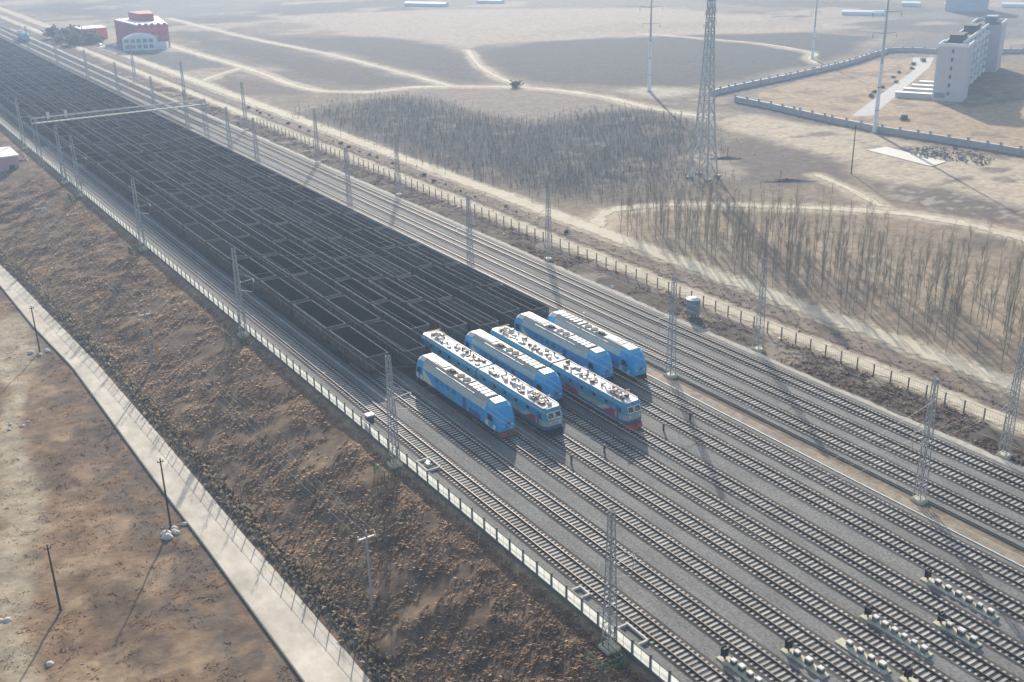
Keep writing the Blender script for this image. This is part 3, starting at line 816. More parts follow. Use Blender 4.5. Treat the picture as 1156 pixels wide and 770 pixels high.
for i, y in enumerate(YM):
    mast(93.85, y, f'grey lattice mast in the drain beside the yard, {ORD[i]} from the near end', MBk if i < 4 else MF, True)
YR = [64.7, 105.2, 159.6, 220, 262.8, 318, 377, 440]
for i, y in enumerate(YR):
    mast(110.6 if i < 4 else 106.9+(2.4 if i == 4 else 3.2), y, f'grey lattice mast at the stone shoulder beyond the main line, {ORD[i]} from the near end', MA, True)
# span wires over the yard between the masts, and contact wires
b0 = None
for i, y in enumerate([63.4, 105.2, 158.5, 212, 265.6, 333, 387, 440]):
    b = MB()
    for (xa, xb) in ((50.0,93.85),(93.85,110.4)):
        n = 10
        for hh, sag in ((12.4, 2.6), (8.6, .15), (7.3, .1)):
            pts = [(xa+(xb-xa)*k/n, y, hh-sag*4*(k/n)*(1-k/n)*(xb-xa)/44) for k in range(n+1)]
            b.tube(pts, .014, 0, 3)
    tag(b.build('span_wire', M['wire']), f'thin cross-span wires strung between masts over the tracks, {ORD[i]} from the near end', 'span wire', 'cross-span wires')
for k, x in enumerate(TX):
    b = MB(); ys = np.arange(32, 560, 13)
    b.tube([(x, y, 6.4) for y in (32, 200, 400, 620)], .015, 0, 3)
    pts = [(x, y, 7.25+.22*math.cos((y-63)/51*2*math.pi)) for y in np.arange(32, 500, 6)]
    b.tube(pts, .014, 0, 3)
    tag(b.build('overhead_wire', M['wire']), 'thin overhead contact wire above the track ' + TN[k], 'overhead wire', 'overhead wires along the tracks')

# signal gantry across the rakes
t = thing('signal_gantry', 'long pale truss gantry spanning the coal rakes between two lattice legs', 'gantry', (48.5, 302, 0))
b = MB()
for xx in (0, 44.5):
    for dx in (-.5,.5):
        for dy in (-.5,.5): b.beam((xx+dx,dy,0),(xx+dx,dy,13.2),.09)
    for k in range(9):
        z0 = k*1.4; b.beam((xx-.5,-.5,z0),(xx+.5,-.5,z0+1.4),.05,0,3); b.beam((xx-.5,.5,z0),(xx+.5,.5,z0+1.4),.05,0,3)
b.build('support_leg', M['steel'], t)
b = MB()
for dy in (-.7,.7):
    for z in (11.6,12.9): b.beam((-.5,dy,z),(45,dy,z),.13)
for k in range(30):
    x0 = k*1.5; 
    for dy in (-.7,.7): b.beam((x0,dy,11.6),(x0+1.5,dy,12.9),.05,0,3)
    b.beam((x0,-.7,12.9),(x0+1.5,.7,12.9),.05,0,3); b.beam((x0,-.7,11.6),(x0,.7,11.6),.05,0,3)
b.build('truss', M['steel'], t)
b = MB(); b.box(-.5,45,-.55,.55,11.66,11.74); b.build('walkway', M['cpole'], t)
for xx in (3.6, 8.0):
    b = MB(); b.box(xx-.35,xx+.35,-1.0,-.75,12.6,14.2); b.build('signal_head', M['whitesteel'], t)

# ------------------------------------------------------------------ pale panel fence
FX = lambda y: 51.0 - .35*math.exp(-((y-300)/60)**2)*0
t = thing('panel_fence', 'long low fence of pale panels between the brown embankment and the yard', 'fence', (51.0, 0, -.3))
y = 46.0
pb = MB()
for ya, yb in ((.09,1.24),(1.30,2.42)): pb.poly([(0,ya,.29),(0,ya,1.625),(0,yb,1.625),(0,yb,.29)])
PANEL = pb.mesh('panel', M['panel'])
qb = MB(); qb.box(-.09,.09,-.08,.08,0,1.84); POST = qb.mesh('post', M['post'])
i = 0; ps = MB(); pn = MB()
while y < 440:
    if i < 100:
        link('panel', PANEL, t, (0,y,0)); link('post', POST, t, (0,y,0))
    else:
        [pn.poly([(0,ya,.29),(0,ya,1.625),(0,yb,1.625),(0,yb,.29)]) for ya, yb in ((y+.09,y+1.24),(y+1.30,y+2.42))]; ps.box(-.09,.09,y-.08,y+.08,0,1.84)
    y += 2.5; i += 1
o = pn.build('panel_row', M['panel'], t); o['kind'] = 'stuff'
o = ps.build('post_row', M['post'], t); o['kind'] = 'stuff'
b = MB(); b.box(-.11,.11,46,441,1.63,1.74); b.box(-.10,.10,46,441,.02,.28); b.build('coping', M['coping'], t)
b = MB(); b.box(.34,.40,46,441,1.0,1.06); 
for k in range(158): b.box(.35,.39,46+k*2.5+.6,46+k*2.5+.66,.28,1.0)
b.build('guard_rail', M['post'], t)
# green platforms on the slope beside the masts
for i, y in enumerate([62.2, 104.0, 156.2, 212.5, 265]):
    t = thing('maintenance_platform', f'small green mesh platform beside the pale fence at the {ORD[i]} mast from the picture bottom', 'platform', (48.3, y-.4, -1.0), 0, 'green platforms by the fence')
    b = MB()
    for xx in (-1.0, 1.1):
        for yy in (-1.4, 1.4): b.beam((xx,yy,-1.6),(xx,yy,1.9),.06)
    for z in (1.2, 1.9):
        b.beam((-1.0,-1.4,z),(-1.0,1.4,z),.04); b.beam((-1.0,-1.4,z),(1.1,-1.4,z),.04); b.beam((1.1,-1.4,z),(1.1,1.4,z),.04)
    b.build('frame', M['green'], t)
    b = MB(); b.box(-1.0,1.1,-1.4,1.4,.1,.18); b.build('deck', M['green'], t)
    b = MB()
    for k in range(14): b.beam((-1.0,-1.4+k*.2,.18),(-1.0,-1.4+k*.2,1.9),.022,0,3); b.beam((-1.0+k*.15,-1.4,.18),(-1.0+k*.15,-1.4,1.9),.022,0,3)
    b.build('netting', M['green'], t)
    b = MB(); b.loft([[(-1.9,-.6,-.9),(-1.9,.5,-.9),(-1.6,.5,-.3),(-1.6,-.6,-.3)],[(-1.7,-.6,-1.2),(-1.7,.5,-1.2),(-1.1,.5,-.3),(-1.1,-.6,-.3)]], None, True, 0, 0); b.build('concrete_step', M['concrete'], t)

# ------------------------------------------------------------------ wire fences
def wire_fence(label, pts, h, z, gap, pw, mats, n_ind=100, sub=True):
    """posts at equal gaps along pts, three wires and a mesh of thin rods"""
    t = thing('wire_fence', label, 'fence', (0,0,0))
    pos = []; P = [Vector((p[0],p[1],0)) for p in pts]; rem = 0
    for a, b_ in zip(P, P[1:]):
        L_ = (b_-a).length; d = (b_-a)/L_; s = rem
        while s < L_: pos.append(a+d*s); s += gap
        rem = s-L_
    b = MB(); b.box(-pw,pw,-pw,pw,-.4,h); PM = b.mesh('post', mats[0])
    rest = MB()
    for i, p in enumerate(pos):
        if i < n_ind: link('post', PM, t, (p.x,p.y,z))
        else: rest.box(p.x-pw,p.x+pw,p.y-pw,p.y+pw,z-.4,z+h)
    if rest.f:
        o = rest.build('post_row', mats[0], t); o['kind'] = 'stuff'
    b = MB()
    for p, q in zip(pos, pos[1:]):
        for f in (.12,.5,.96): b.beam((p.x,p.y,z+h*f),(q.x,q.y,z+h*f),.02 if f < .9 else .028,0,3)
        if sub:
            for k in range(1, 8):
                r = p+(q-p)*k/8; b.beam((r.x,r.y,z+h*.12),(r.x,r.y,z+h*.96),.008,0,3)
    b.build('wire_mesh', mats[1], t)
    return t
wire_fence('long wire fence on dark posts between brown brush and pale dirt road', [(116.9, 40), (116.9, 330)], 1.9, -.3, 2.9, .075, (M['post'], M['darksteel']))
wire_fence('low wire fence with top rail along the road edge below the brown embankment', [(float(road_edges(y)[1])+.45, y) for y in (62,80,95,110,125,140,170,200,230,260)], 1.7, -5.05, 2.7, .05, (M['post'], M['darksteel']))

# ------------------------------------------------------------------ foliage
def blades(n, px, py, pz, size, tint, k=8, up=.55, w=.16, seed=1):
    """n tufts of k bent three-sided leaves"""
    r = np.random.default_rng(seed)
    V = np.zeros((n,k,4,3)); ang = r.uniform(0, 2*np.pi, (n,k)); L = size[:,None]*r.uniform(.5,1.1,(n,k)); u = r.uniform(.15,1.0,(n,k))*up
    dx, dy = np.cos(ang), np.sin(ang)
    bx = px[:,None]+dx*L*.1; by = py[:,None]+dy*L*.1; bz = np.broadcast_to(pz[:,None], bx.shape)
    sw = L*w
    V[...,0,0] = bx-dy*sw; V[...,0,1] = by+dx*sw; V[...,0,2] = bz
    V[...,1,0] = bx+dy*sw; V[...,1,1] = by-dx*sw; V[...,1,2] = bz
    V[...,2,0] = bx+dx*L*.5; V[...,2,1] = by+dy*L*.5; V[...,2,2] = bz+L*u*1.1
    V[...,3,0] = bx+dx*L; V[...,3,1] = by+dy*L; V[...,3,2] = bz+L*u*(.6+.5*r.random((n,k)))
    base = np.arange(n*k)[:,None]*4
    Fa = np.concatenate([base+[0,1,2], base+[1,3,2]])
    tt = np.repeat(np.clip(tint[:,None,:]*r.uniform(.75,1.3,(n,k,1)),0,1), 4, axis=1).reshape(-1,3)
    return V.reshape(-1,3), Fa, tt
def gtint(px, py, lo, hi, sat=1.0):
    c = ground_color(np.asarray(px, float), np.asarray(py, float)); r = np.random.default_rng(len(px))
    c = c*r.uniform(lo, hi, (len(px),1)); c[:,0] *= r.uniform(1.0,1.12,len(px)); return np.clip(c, 0, .8)
def brush(name, px, py, pz, size, tint, **kw):
    V, Fa, tt = blades(len(px), px, py, pz, size, tint, **kw)
    return tag(link(name, fast_mesh(name, V, Fa, M['brushm'], tt)), kind='stuff')
# embankment brush
n = 27000
py = 55 + 240*rng.random(n)**1.6; px = rng.uniform(0,1,n); xl, xr = road_edges(py)
px = xr+1.4 + px*(50.0-xr-1.4)
keep = fbm(px, py, 4, 201) > .36; px, py = px[keep], py[keep]
v = fbm(px, py, 5, 203)
cols = np.array([(.075,.060,.047),(.115,.088,.065),(.175,.132,.092),(.25,.19,.13),(.14,.095,.07)])
ci = np.clip((v-.3)*9 + rng.normal(0,1.0,len(px)), 0, 4.99).astype(int)
brush('dry_brush', px, py, zground(px,py)-.08, rng.uniform(.25,.72,len(px)), np.clip(cols[ci]*.85+gtint(px,py,.75,1.3),0,.6), up=.42, w=.12, seed=5)
# row of tall brush right of the road fence
n = 2600; py = rng.uniform(60, 280, n); px = road_edges(py)[1] + rng.uniform(.7, 2.6, n)
brush('roadside_brush', px, py, zground(px,py)-.05, rng.uniform(.3,.75,n), np.array([(.20,.165,.125),(.27,.22,.16),(.15,.13,.105)])[rng.integers(0,3,n)], up=1.0, w=.03, seed=6)
# left field tufts
n = 9000; py = 70 + 200*rng.random(n)**1.5; xl, _ = road_edges(py); px = xl-.6-30*rng.random(n)**1.2
keep = fbm(px, py, 5, 211) > .38; px, py = px[keep], py[keep]
brush('field_tufts', px, py, zground(px,py)-.05, rng.uniform(.2,.6,len(px)), gtint(px,py,1.0,1.5), up=.35, w=.06, seed=7)
# brush strip along the main line
n = 5200; py = 45 + 380*rng.random(n)**1.5; px = rng.uniform(110.2, 117.2, n)
keep = fbm(px, py, 4, 221) > .46; px, py = px[keep], py[keep]
brush('lineside_brush', px, py, np.full(len(px), -.35), rng.uniform(.3,.85,len(px)), np.clip(gtint(px,py,.9,1.9),.05,.6), up=.5, w=.11, seed=8)
n = 900; py = 45+250*rng.random(n); px = rng.normal(124.0, 1.1, n)
brush('verge_brush', px, py, np.full(n,-.3), rng.uniform(.2,.5,n), np.array([(.10,.08,.06),(.15,.12,.09)])[rng.integers(0,2,n)], seed=9)
# low scrub on the dark fields and the wood's floor
def inside(poly, n, seed):
    r = np.random.default_rng(seed); P = np.array(poly); lo, hi = P.min(0), P.max(0)
    x = r.uniform(lo[0],hi[0],n*3); y = r.uniform(lo[1],hi[1],n*3); k = sdist(x,y,poly) < 0
    return x[k][:n], y[k][:n]
# bare trees
def tree_geo(h, seed, nb=24, spread=.30, tw=3, thick=1.0):
    r = random.Random(seed); tr = MB(); cr = MB()
    pts = []; px = py = 0
    for i in range(7):
        f = i/6; pts.append((px, py, h*f)); px += r.uniform(-.1,.1); py += r.uniform(-.1,.1)
    for i in range(6):
        r0 = .085*thick*(1-i/6.6); r1 = .085*thick*(1-(i+1)/6.6); tr.beam(pts[i], pts[i+1], r0, 0, 5, r1)
    for k in range(nb):
        f = r.uniform(.16,.95); j = min(5, int(f*6)); q = f*6-j
        a = Vector(pts[j]).lerp(Vector(pts[j+1]), q)
        ang = r.uniform(0, 2*math.pi); l = h*(.30*(1-f*.75)+.05)*r.uniform(.7,1.2)
        d = Vector((math.cos(ang)*spread*r.uniform(.7,1.6), math.sin(ang)*spread*r.uniform(.7,1.6), 1)).normalized()
        e = a + d*l
        cr.beam(a, e, .026*thick*(1.1-f*.5), 0, 3, .008)
        for m_ in range(tw):
            s = a.lerp(e, r.uniform(.25,.9)); an = r.uniform(0, 2*math.pi)
            d2 = (d*1.2 + Vector((math.cos(an), math.sin(an), .3))*.55).normalized()
            cr.beam(s, s+d2*l*r.uniform(.3,.7), .011*thick, 0, 3, .005)
    return tr.mesh('trunk', M['bark']), cr.mesh('crown', M['twig'])
TV = [tree_geo(11.0*f, 100+i, 24, .25, 5, .85) for i, f in enumerate([.92,1.0,1.08,.86,1.14,.97,1.03,.9])]
SV = [tree_geo(4.2, 200+i, 22, .55, 3, .75) for i in range(4)]
def bare(x, y, z, label, group, var=TV, sc=1.0, name='bare_tree'):
    t = thing(name, label, 'bare tree', (x,y,z), random.uniform(0,6.28), group)
    s = sc*random.uniform(.88,1.12); t.scale = (s,s,s)
    a, b_ = random.choice(var)
    link('trunk', a, t); link('crown', b_, t)
    return t
cand = []
rows = 11
for k in range(rows):
    x0 = 132.3 + k*3.1
    ymin, ymax = (66 if k < 7 else 68+(k-7)*3), min(167+k*1.6, 176 - max(0,k-4)*4.6)
    y = ymin + random.random()*2
    while y < ymax:
        dens = .95 if y > 105 else (.72 if y > 85 else .55)
        if k >= 6: dens *= .62
        if random.random() < dens: cand.append((k, x0+random.uniform(-.8,.8), y+random.uniform(-1.0,1.0)))
        y += 2.7
random.shuffle(cand); cand = cand[:298]
for k, x, y in cand:
    if k == 0: lab = 'slender bare tree in the plantation row nearest the pale dirt strip'
    elif k == 1: lab = 'slender bare tree in the second plantation row from the pale dirt strip'
    elif k < 6: lab = 'slender bare tree inside the plantation, among its middle rows'
    elif k < rows-1: lab = 'slender bare tree among the sparser back rows of the plantation'
    else: lab = 'slender bare tree in the plantation row furthest from the tracks'
    bare(x, y, -.3, lab, 'bare plantation trees', sc=.78 if y > 100 else .90)
# thin bare trees along the embankment foot
for i in range(22):
    y = 72 + i*8.2 + random.uniform(-2.5,2.5); x = float(road_edges(y)[1]) + random.uniform(1.6,3.6)
    bare(x, y, float(zground(x,y))-.1, 'thin bare sapling at the foot of the brown embankment beside the road fence', 'saplings by the road', SV, random.uniform(.8,1.25), 'bare_sapling')
# the far wood that reads as one grey mass
def stand(name, polys, cnt, h0, h1, seed):
    r = np.random.default_rng(seed); VV = []; FF = []; TT = []; base = 0
    for poly, c in zip(polys, cnt):
        x, y = inside(poly, c, seed); x = x+r.normal(0,3.5,len(x)); y = y+r.normal(0,6.5,len(y)); n = len(x)
        h = r.uniform(h0, h1, n)
        K = 11
        a = r.uniform(0, 6.28, (n,K)); f = r.uniform(.05,.8,(n,K)); f[:,0] = 0
        l = h[:,None]*(1-f)*r.uniform(.5,1,(n,K)); l[:,0] = h
        tilt = r.uniform(.1,.5,(n,K)); tilt[:,0] = .02
        bx = x[:,None]+0*a; by = y[:,None]+0*a; bz = -.35+h[:,None]*f
        ex = bx+np.cos(a)*tilt*l; ey = by+np.sin(a)*tilt*l; ez = bz+l*np.sqrt(1-tilt**2)
        w = np.where(np.arange(K)[None,:] == 0, .05, .026)*np.ones((n,K))
        V = np.zeros((n,K,4,3))
        for q in range(3):
            t = 2.094*q; V[...,q,0] = bx+np.cos(t)*w; V[...,q,1] = by+np.sin(t)*w; V[...,q,2] = bz
        V[...,3,0] = ex; V[...,3,1] = ey; V[...,3,2] = ez
        bi = base+np.arange(n*K)[:,None]*4
        FF.append(np.concatenate([bi+[0,1,3], bi+[1,2,3]])); VV.append(V.reshape(-1,3)); base += n*K*4
        c3 = np.array([(.15,.15,.147),(.20,.197,.188),(.12,.12,.118)])[r.integers(0,3,n)]
        TT.append(np.repeat(c3, K*4, axis=0))
    return tag(link(name, fast_mesh(name, np.concatenate(VV), np.concatenate(FF), M['brushm'], np.concatenate(TT))), kind='stuff')
stand('bare_woods', [P_WOODS, [(141,192),(178,199),(214,232),(205,212),(184,198),(180,182),(150,182)]], [6500, 300], .6, 2.4, 77)
# row of small shrubs on the brown verge
sv = []
for i in range(3):
    n = 26; r = np.random.default_rng(300+i)
    V, Fa, tt = blades(n, r.normal(0,.35,n), r.normal(0,.35,n), np.abs(r.normal(.25,.25,n)), r.uniform(.4,.7,n), np.tile([(.085,.085,.065)],(n,1)), k=7, up=1.0, w=.14, seed=40+i)
    fol = fast_mesh('foliage', V, Fa, M['brushm'], tt)
    b = MB()
    for k in range(4): b.beam((0,0,-.1),(random.uniform(-.3,.3),random.uniform(-.3,.3),.5),.03,0,4,.015)
    sv.append((fol, b.mesh('stem', M['bark'])))
def shrub(x, y, z, label, group, s=1.0):
    t = thing('small_shrub', label, 'shrub', (x,y,z), random.uniform(0,6), group); t.scale = (s,s,s)
    a, b_ = random.choice(sv); link('foliage', a, t); link('stem', b_, t)
for i in range(32):
    if random.random() < .3: continue
    shrub(124.3+random.uniform(-.6,.6), 166+i*6.1+random.uniform(-1.6,1.6), -.25, 'small dark shrub in the evenly spaced row on the brown verge beyond the wire fence', 'shrubs on the verge', random.uniform(.35,.75))
# round shrub clump by the junction of the dirt roads
shrub(217.5, 334, -.3, 'dark round shrub standing alone beside the far dirt road junction', None, 2.3)
# trees behind the red building
for i in range(16):
    x = 116+random.uniform(0,16); y = 585+random.uniform(0,45)
    t = thing('leafy_shrub', 'dark shrub tree in the clump beside the far red building', 'shrub', (x,y,-.3), random.uniform(0,6), 'shrub trees by the red building'); s = random.uniform(4,6); t.scale = (s,s,s)
    a, b_ = random.choice(sv); link('foliage', a, t); link('stem', b_, t)

# ------------------------------------------------------------------ power poles and pylons
def monopole(x, y, h, label, arms, white_to):
    t = thing('transmission_pole', label, 'transmission pole', (x,y,-.3), 0, 'white tubular transmission poles')
    b = MB(); b.cyl((0,0), .62, 0, white_to, 14, 0, None, .45); b.build('lower_shaft', M['whitesteel'], t)
    b = MB(); b.cyl((0,0), .40, white_to, h, 12, 0, None, .16)
    b.build('upper_shaft', M['palesteel'], t)
    for z, w in arms:
        b = MB()
        for s in (-1,1):
            b.beam((0,0,z),(s*w*.45*.84,-s*w*.45*.54,z+.25),.11,0,4,.06)
        arm = b.build('crossarm', M['darksteel'], t)
        b = MB()
        for s in (-1,1):
            for k in range(6): b.cyl((s*w*.43*.84,-s*w*.43*.54), .13, z-.25-k*.2, z-.14-k*.2, 8)
        b.build('insulator', M['darksteel'], arm)
    b = MB(); b.cyl((0,0), 1.0, -.2, .25, 14); b.build('footing', M['concrete'], t)
    b = MB()
    for z in (white_to*.33, white_to*.66): b.cyl((0,0), .68, z, z+.12, 14)
    b.build('flange', M['darksteel'], t)
monopole(248.8, 296.6, 36, 'white tubular transmission pole standing on pale ground before the dark field', [(22.7,7),(28.2,9),(33.5,7)], 17)
monopole(251.5, 201.1, 42, 'tall white tubular transmission pole standing against the compound wall', [(27.1,7.5),(32.7,9),(38,7)], 19)
monopole(351, 315.6, 28, 'distant short white transmission pole near the curved compound wall', [(18.5,4)], 12.5)
# lattice pylon
t = thing('lattice_pylon', 'tall steel lattice pylon with spread base at the edge of the grey wood', 'pylon', (177.8,191,-.3), R(20))
b = MB()
def LP(i, z):
    prof = [(0,2.5),(10,1.75),(20,1.2),(30,.85),(46,.5)]
    w = np.interp(z, [p[0] for p in prof], [p[1] for p in prof]); sx, sy = ((-1,-1),(1,-1),(1,1),(-1,1))[i % 4]
    return (sx*w, sy*w, z)
zs = [0,5,10,14.5,18.5,22,25,28,31,34,37,40,43,46]
for z0, z1 in zip(zs, zs[1:]):
    for i in range(4):
        b.beam(LP(i,z0), LP(i,z1), .22 if z0 < 20 else .16)
        b.beam(LP(i,z0), LP(i+1,z1), .10, 0, 3); b.beam(LP(i+1,z0), LP(i,z1), .10, 0, 3); b.beam(LP(i,z1), LP(i+1,z1), .10, 0, 3)
b.build('lattice_frame', M['palesteel'], t)
for z, w in ((36.0,3.0),(38.7,2.6),(42,3.0)):
    b = MB()
    for s in (-1,1):
        b.beam((0,-.4,z),(s*w,0,z+.2),.08); b.beam((0,.4,z),(s*w,0,z+.2),.08); b.beam((0,0,z+1.1),(s*w,0,z+.2),.06)
    arm = b.build('crossarm', M['palesteel'], t)
    b = MB()
    for s in (-1,1):
        for k in range(5): b.cyl((s*w,0), .14, z-.1-k*.2, z-k*.2, 8)
    b.build('insulator', M['insul'], arm)
for i in range(4):
    p = LP(i,0); b = MB(); b.box(p[0]-.6,p[0]+.6,p[1]-.6,p[1]+.6,-.3,.4); b.build('footing', M['concrete'], t)
# wooden and concrete service poles
def pole(x, y, z, h, label, mk, arm=False, r=.13):
    t = thing('utility_pole', label, 'utility pole', (x,y,z))
    b = MB(); b.cyl((0,0), r, -.5, h, 10, 0, None, r*.62); b.build('shaft', M[mk], t)
    if arm:
        b = MB(); b.box(-1.0,1.0,-.06,.06,h-.9,h-.75); b.build('crossarm', M['whitesteel'], t)
        for xx in (-.9,0,.9):
            b = MB(); b.cyl((xx,0), .07, h-.75, h-.4, 8); b.build('insulator', M['boxwhite'], t)
    else:
        b = MB(); b.box(-.35,.35,-.04,.04,h-.5,h-.42); b.cyl((-.3,0),.05,h-.42,h-.22,6); b.cyl((.3,0),.05,h-.42,h-.22,6); b.build('crossarm', M[mk], t)
    return t
def zg1(x, y): return float(zground(np.array([x]), np.array([y]))[0])
for (x, y, h, lab) in ((37.2,85.6,9.2,'pale concrete pole with white crossarm rising from the brown embankment near the road'), (36.9,162.5,9.0,'pale concrete pole with white crossarm on the embankment, beyond the nearer crossarm pole'), (36.5,238,9.0,'pale concrete pole with white crossarm, furthest up the brown embankment')):
    pole(x, y, zg1(x,y), h, lab, 'cpole', True, .16)
b = MB()
for xx in (-.9,0,.9):
    P3 = [(37.2+xx,85.6,zg1(37.2,85.6)+8.8),(36.9+xx,162.5,zg1(36.9,162.5)+8.6),(36.5+xx,238,zg1(36.5,238)+8.6),(36+xx,330,4)]
    for a, c in zip(P3, P3[1:]):
        b.tube([(a[0]+(c[0]-a[0])*k/12, a[1]+(c[1]-a[1])*k/12, a[2]+(c[2]-a[2])*k/12-1.1*4*(k/12)*(1-k/12)) for k in range(13)], .014, 0, 3)
tag(b.build('power_line', M['wire']), 'thin sagging wires joining the crossarm poles on the brown embankment', 'power line')
pole(23.6, 181, zg1(23.6,181), 8.0, 'dark wooden pole beside the road with white stones at its foot, furthest along', 'wood')
pole(25.2, 114.6, zg1(25.2,114.6), 9.0, 'dark wooden pole at the road edge rising from a heap of white stones', 'wood')
pole(10.8, 105, zg1(10.8,105), 8.0, 'dark wooden pole alone in the brown field left of the road', 'wood')
pole(207.9, 171.8, -.3, 11.7, 'dark wooden pole standing on open pale ground before the compound wall', 'wood', r=.16)
pole(101.9, 116.5, 0, 6.5, 'thin pale lamp pole between the main line tracks beside the outermost diesel', 'cpole', r=.07) if False else None

# stones and heaps
def heap(name, label, x, y, z, rx, ry, h, mk, cat, rz=0, n=1, seed=0, group=None):
    r = np.random.default_rng(seed)
    u = np.linspace(0, 1, 9); a = np.linspace(0, 2*np.pi, 25)[:-1]
    V = []; 
    for q in u:
        for t_ in a:
            k = q*(1+.25*math.sin(t_*3+seed)*q+.12*r.normal()*q)
            V.append((rx*k*math.cos(t_), ry*k*math.sin(t_), h*(1-q)**.9*(1+.25*r.normal()*(q < .9)) - (.05 if q == 1 else 0)))
    Fc = [(i*24+j, i*24+(j+1) % 24, (i+1)*24+(j+1) % 24, (i+1)*24+j) for i in range(8) for j in range(24)]
    o = link(name, fast_mesh(name, V, Fc, M[mk]), None, (x,y,z), rz)
    return tag(o, label, cat, group)
heap('soil_heap', 'long dark soil heap on pale ground beyond the plantation', 190.5, 176, -.32, 6.5, 1.5, .5, 'soil', 'soil heap', R(-35), seed=3)
heap('soil_heap', 'small dark soil heap near the lattice pylon', 196, 202, -.32, 5.0, 1.2, .5, 'soil', 'soil heap', R(-35), seed=4)
rb = MB(); rr = random.Random(5)
P_RUB = [(238.4,182.2),(247,181),(251.6,173),(247,160),(240,158),(234.2,172.1)]
qx, qy = inside(P_RUB, 420, 8)
for x, y in zip(qx, qy):
    s = rr.uniform(.25,.8); z0 = -.35
    pts = [Vector((rr.uniform(-s,s), rr.uniform(-s,s), rr.uniform(0,s*1.1))) + Vector((x,y,z0)) for _ in range(4)]
    for f in ((0,1,2),(0,2,3),(0,3,1),(1,3,2)): rb.poly([pts[i] for i in f])
tag(rb.build('rubble', M['rubble']), kind='stuff')
b = MB(); b.loft([[(231.5,187,-.28),(238.5,186.5,-.28),(236,166,-.28),(229.0,165,-.28)],[(231.5,187,-.16),(238.5,186.5,-.16),(236,166,-.16),(229.0,165,-.16)]], None, True, 0, 0)
tag(b.build('concrete_slab', pmat('fresh_concrete', (.62,.59,.52), .9, var=.08, scale=.5)), kind='structure')
def rocks(x, y, lab, n, s, seed):
    r = random.Random(seed)
    for i in range(n):
        me_b = MB(); rs = s*r.uniform(.6,1.2)
        ring = [[(rs*q*math.cos(t_)*r.uniform(.8,1.15), rs*q*math.sin(t_)*r.uniform(.8,1.15), zz*rs) for t_ in [k*math.pi/4 for k in range(8)]] for q, zz in ((1,-.3),(1.05,.2),(.75,.6),(.3,.8))]
        me_b.loft(ring, None, True, 0, 0)
        xx = x+r.uniform(-1.6,1.6)*(n > 1); yy = y+r.uniform(-1.2,1.2)*(n > 1)
        tag(me_b.build('pale_stone', M['stone'], None, (xx, yy, zg1(xx,yy))), lab, 'stone', 'pale stones in the field' if n > 1 else None)
rocks(25.4, 113.2, 'white stone heaped around the foot of the wooden pole at the road edge', 6, .55, 1)
rocks(23.4, 180.2, 'white stone at the foot of the furthest wooden roadside pole', 4, .45, 2)
rocks(8.0, 96.7, 'single white stone lying in brown scrub near the picture bottom', 1, .5, 3)
rocks(15.4, 154.1, 'pale stone scattered in the tan field left of the road', 5, .38, 4)
rocks(5.6, 107.5, 'pale stone on the sandy track at the picture edge', 2, .45, 5)

# ------------------------------------------------------------------ lineside equipment
def dwarf_signal(x, y, label):
    t = thing('dwarf_signal', label, 'signal', (x,y,0), 0, 'black dwarf signals between the tracks')
    b = MB(); b.loft([[(-.55,-.8,0),(.55,-.8,0),(.55,.55,0),(-.55,.55,0)],[(-.5,-.75,.14),(.5,-.75,.14),(.5,.5,.14),(-.5,.5,.14)]], None, True, 0, 0); b.build('concrete_base', M['padcream'], t)
    b = MB(); b.box(-.28,.28,-.16,.16,.42,1.25); b.box(-.34,.34,.16,.19,.36,1.32); b.build('head', M['black'], t)
    b = MB(); b.cyl((0,0), .09, .14, .42, 10); b.build('post', M['darksteel'], t)
    for z in (.64, 1.02):
        b = MB(); b.cyl((0,0), .12, 0, .16, 12); o = b.build('lens_hood', M['black'], t); o.location = (0,-.16,z); o.rotation_euler = (R(90),0,0)
def cabinet(x, y, label, s=1.0, g='white trackside boxes'):
    t = thing('trackside_box', label, 'trackside box', (x,y,.12), random.uniform(-.06,.06), g)
    b = MB(); b.box(-.26*s,.26*s,-.30*s,.30*s,0,.48*s); b.build('box_body', M['boxdark'], t)
    b = MB(); b.loft([[(-.31*s,-.35*s,.48*s),(.31*s,-.35*s,.48*s),(.31*s,.35*s,.48*s),(-.31*s,.35*s,.48*s)],[(-.25*s,-.29*s,.60*s),(.25*s,-.29*s,.60*s),(.25*s,.29*s,.60*s),(-.25*s,.29*s,.60*s)]], None, True, 0, 0); b.build('lid', M['boxwhite'], t)
GR = [(81.8,53.4,52.3,46.6,6,True,'in the row nearest the drain'),(77.0,48.3,47.5,45.0,3,True,'in the short row before the drain row'),
      (72.3,52.7,51.9,46.6,6,True,'in the middle row of six'),(67.5,51.6,50.8,47.2,4,False,'in the row without a signal'),
      (62.7,53.4,52.5,49.8,3,True,'in the second row from the fence'),(57.3,55.8,54.8,51.8,4,True,'in the row closest to the fence')]
for gx_, ys_, b0, b1, n, sig, lab in GR:
    if sig: dwarf_signal(gx_-.1, ys_, 'black dwarf signal heading the trackside boxes ' + lab)
    b = MB(); b.box(gx_-.55, gx_+.38, b1-.7, (b0+.55 if sig else b0+1.2), -.05, .115)
    tag(b.build('concrete_pad', M['padcream']), 'cream concrete pad under the trackside boxes ' + lab, 'concrete pad', 'pads under trackside boxes')
    for i in range(n):
        cabinet(gx_+.02, b0+(b1-b0)*i/(n-1), f'white topped trackside box, {ORD[i]} from far end, ' + lab, random.uniform(.75,1.0))
dwarf_signal(68.1, 45.0, 'black dwarf signal cut by the bottom edge, without boxes')
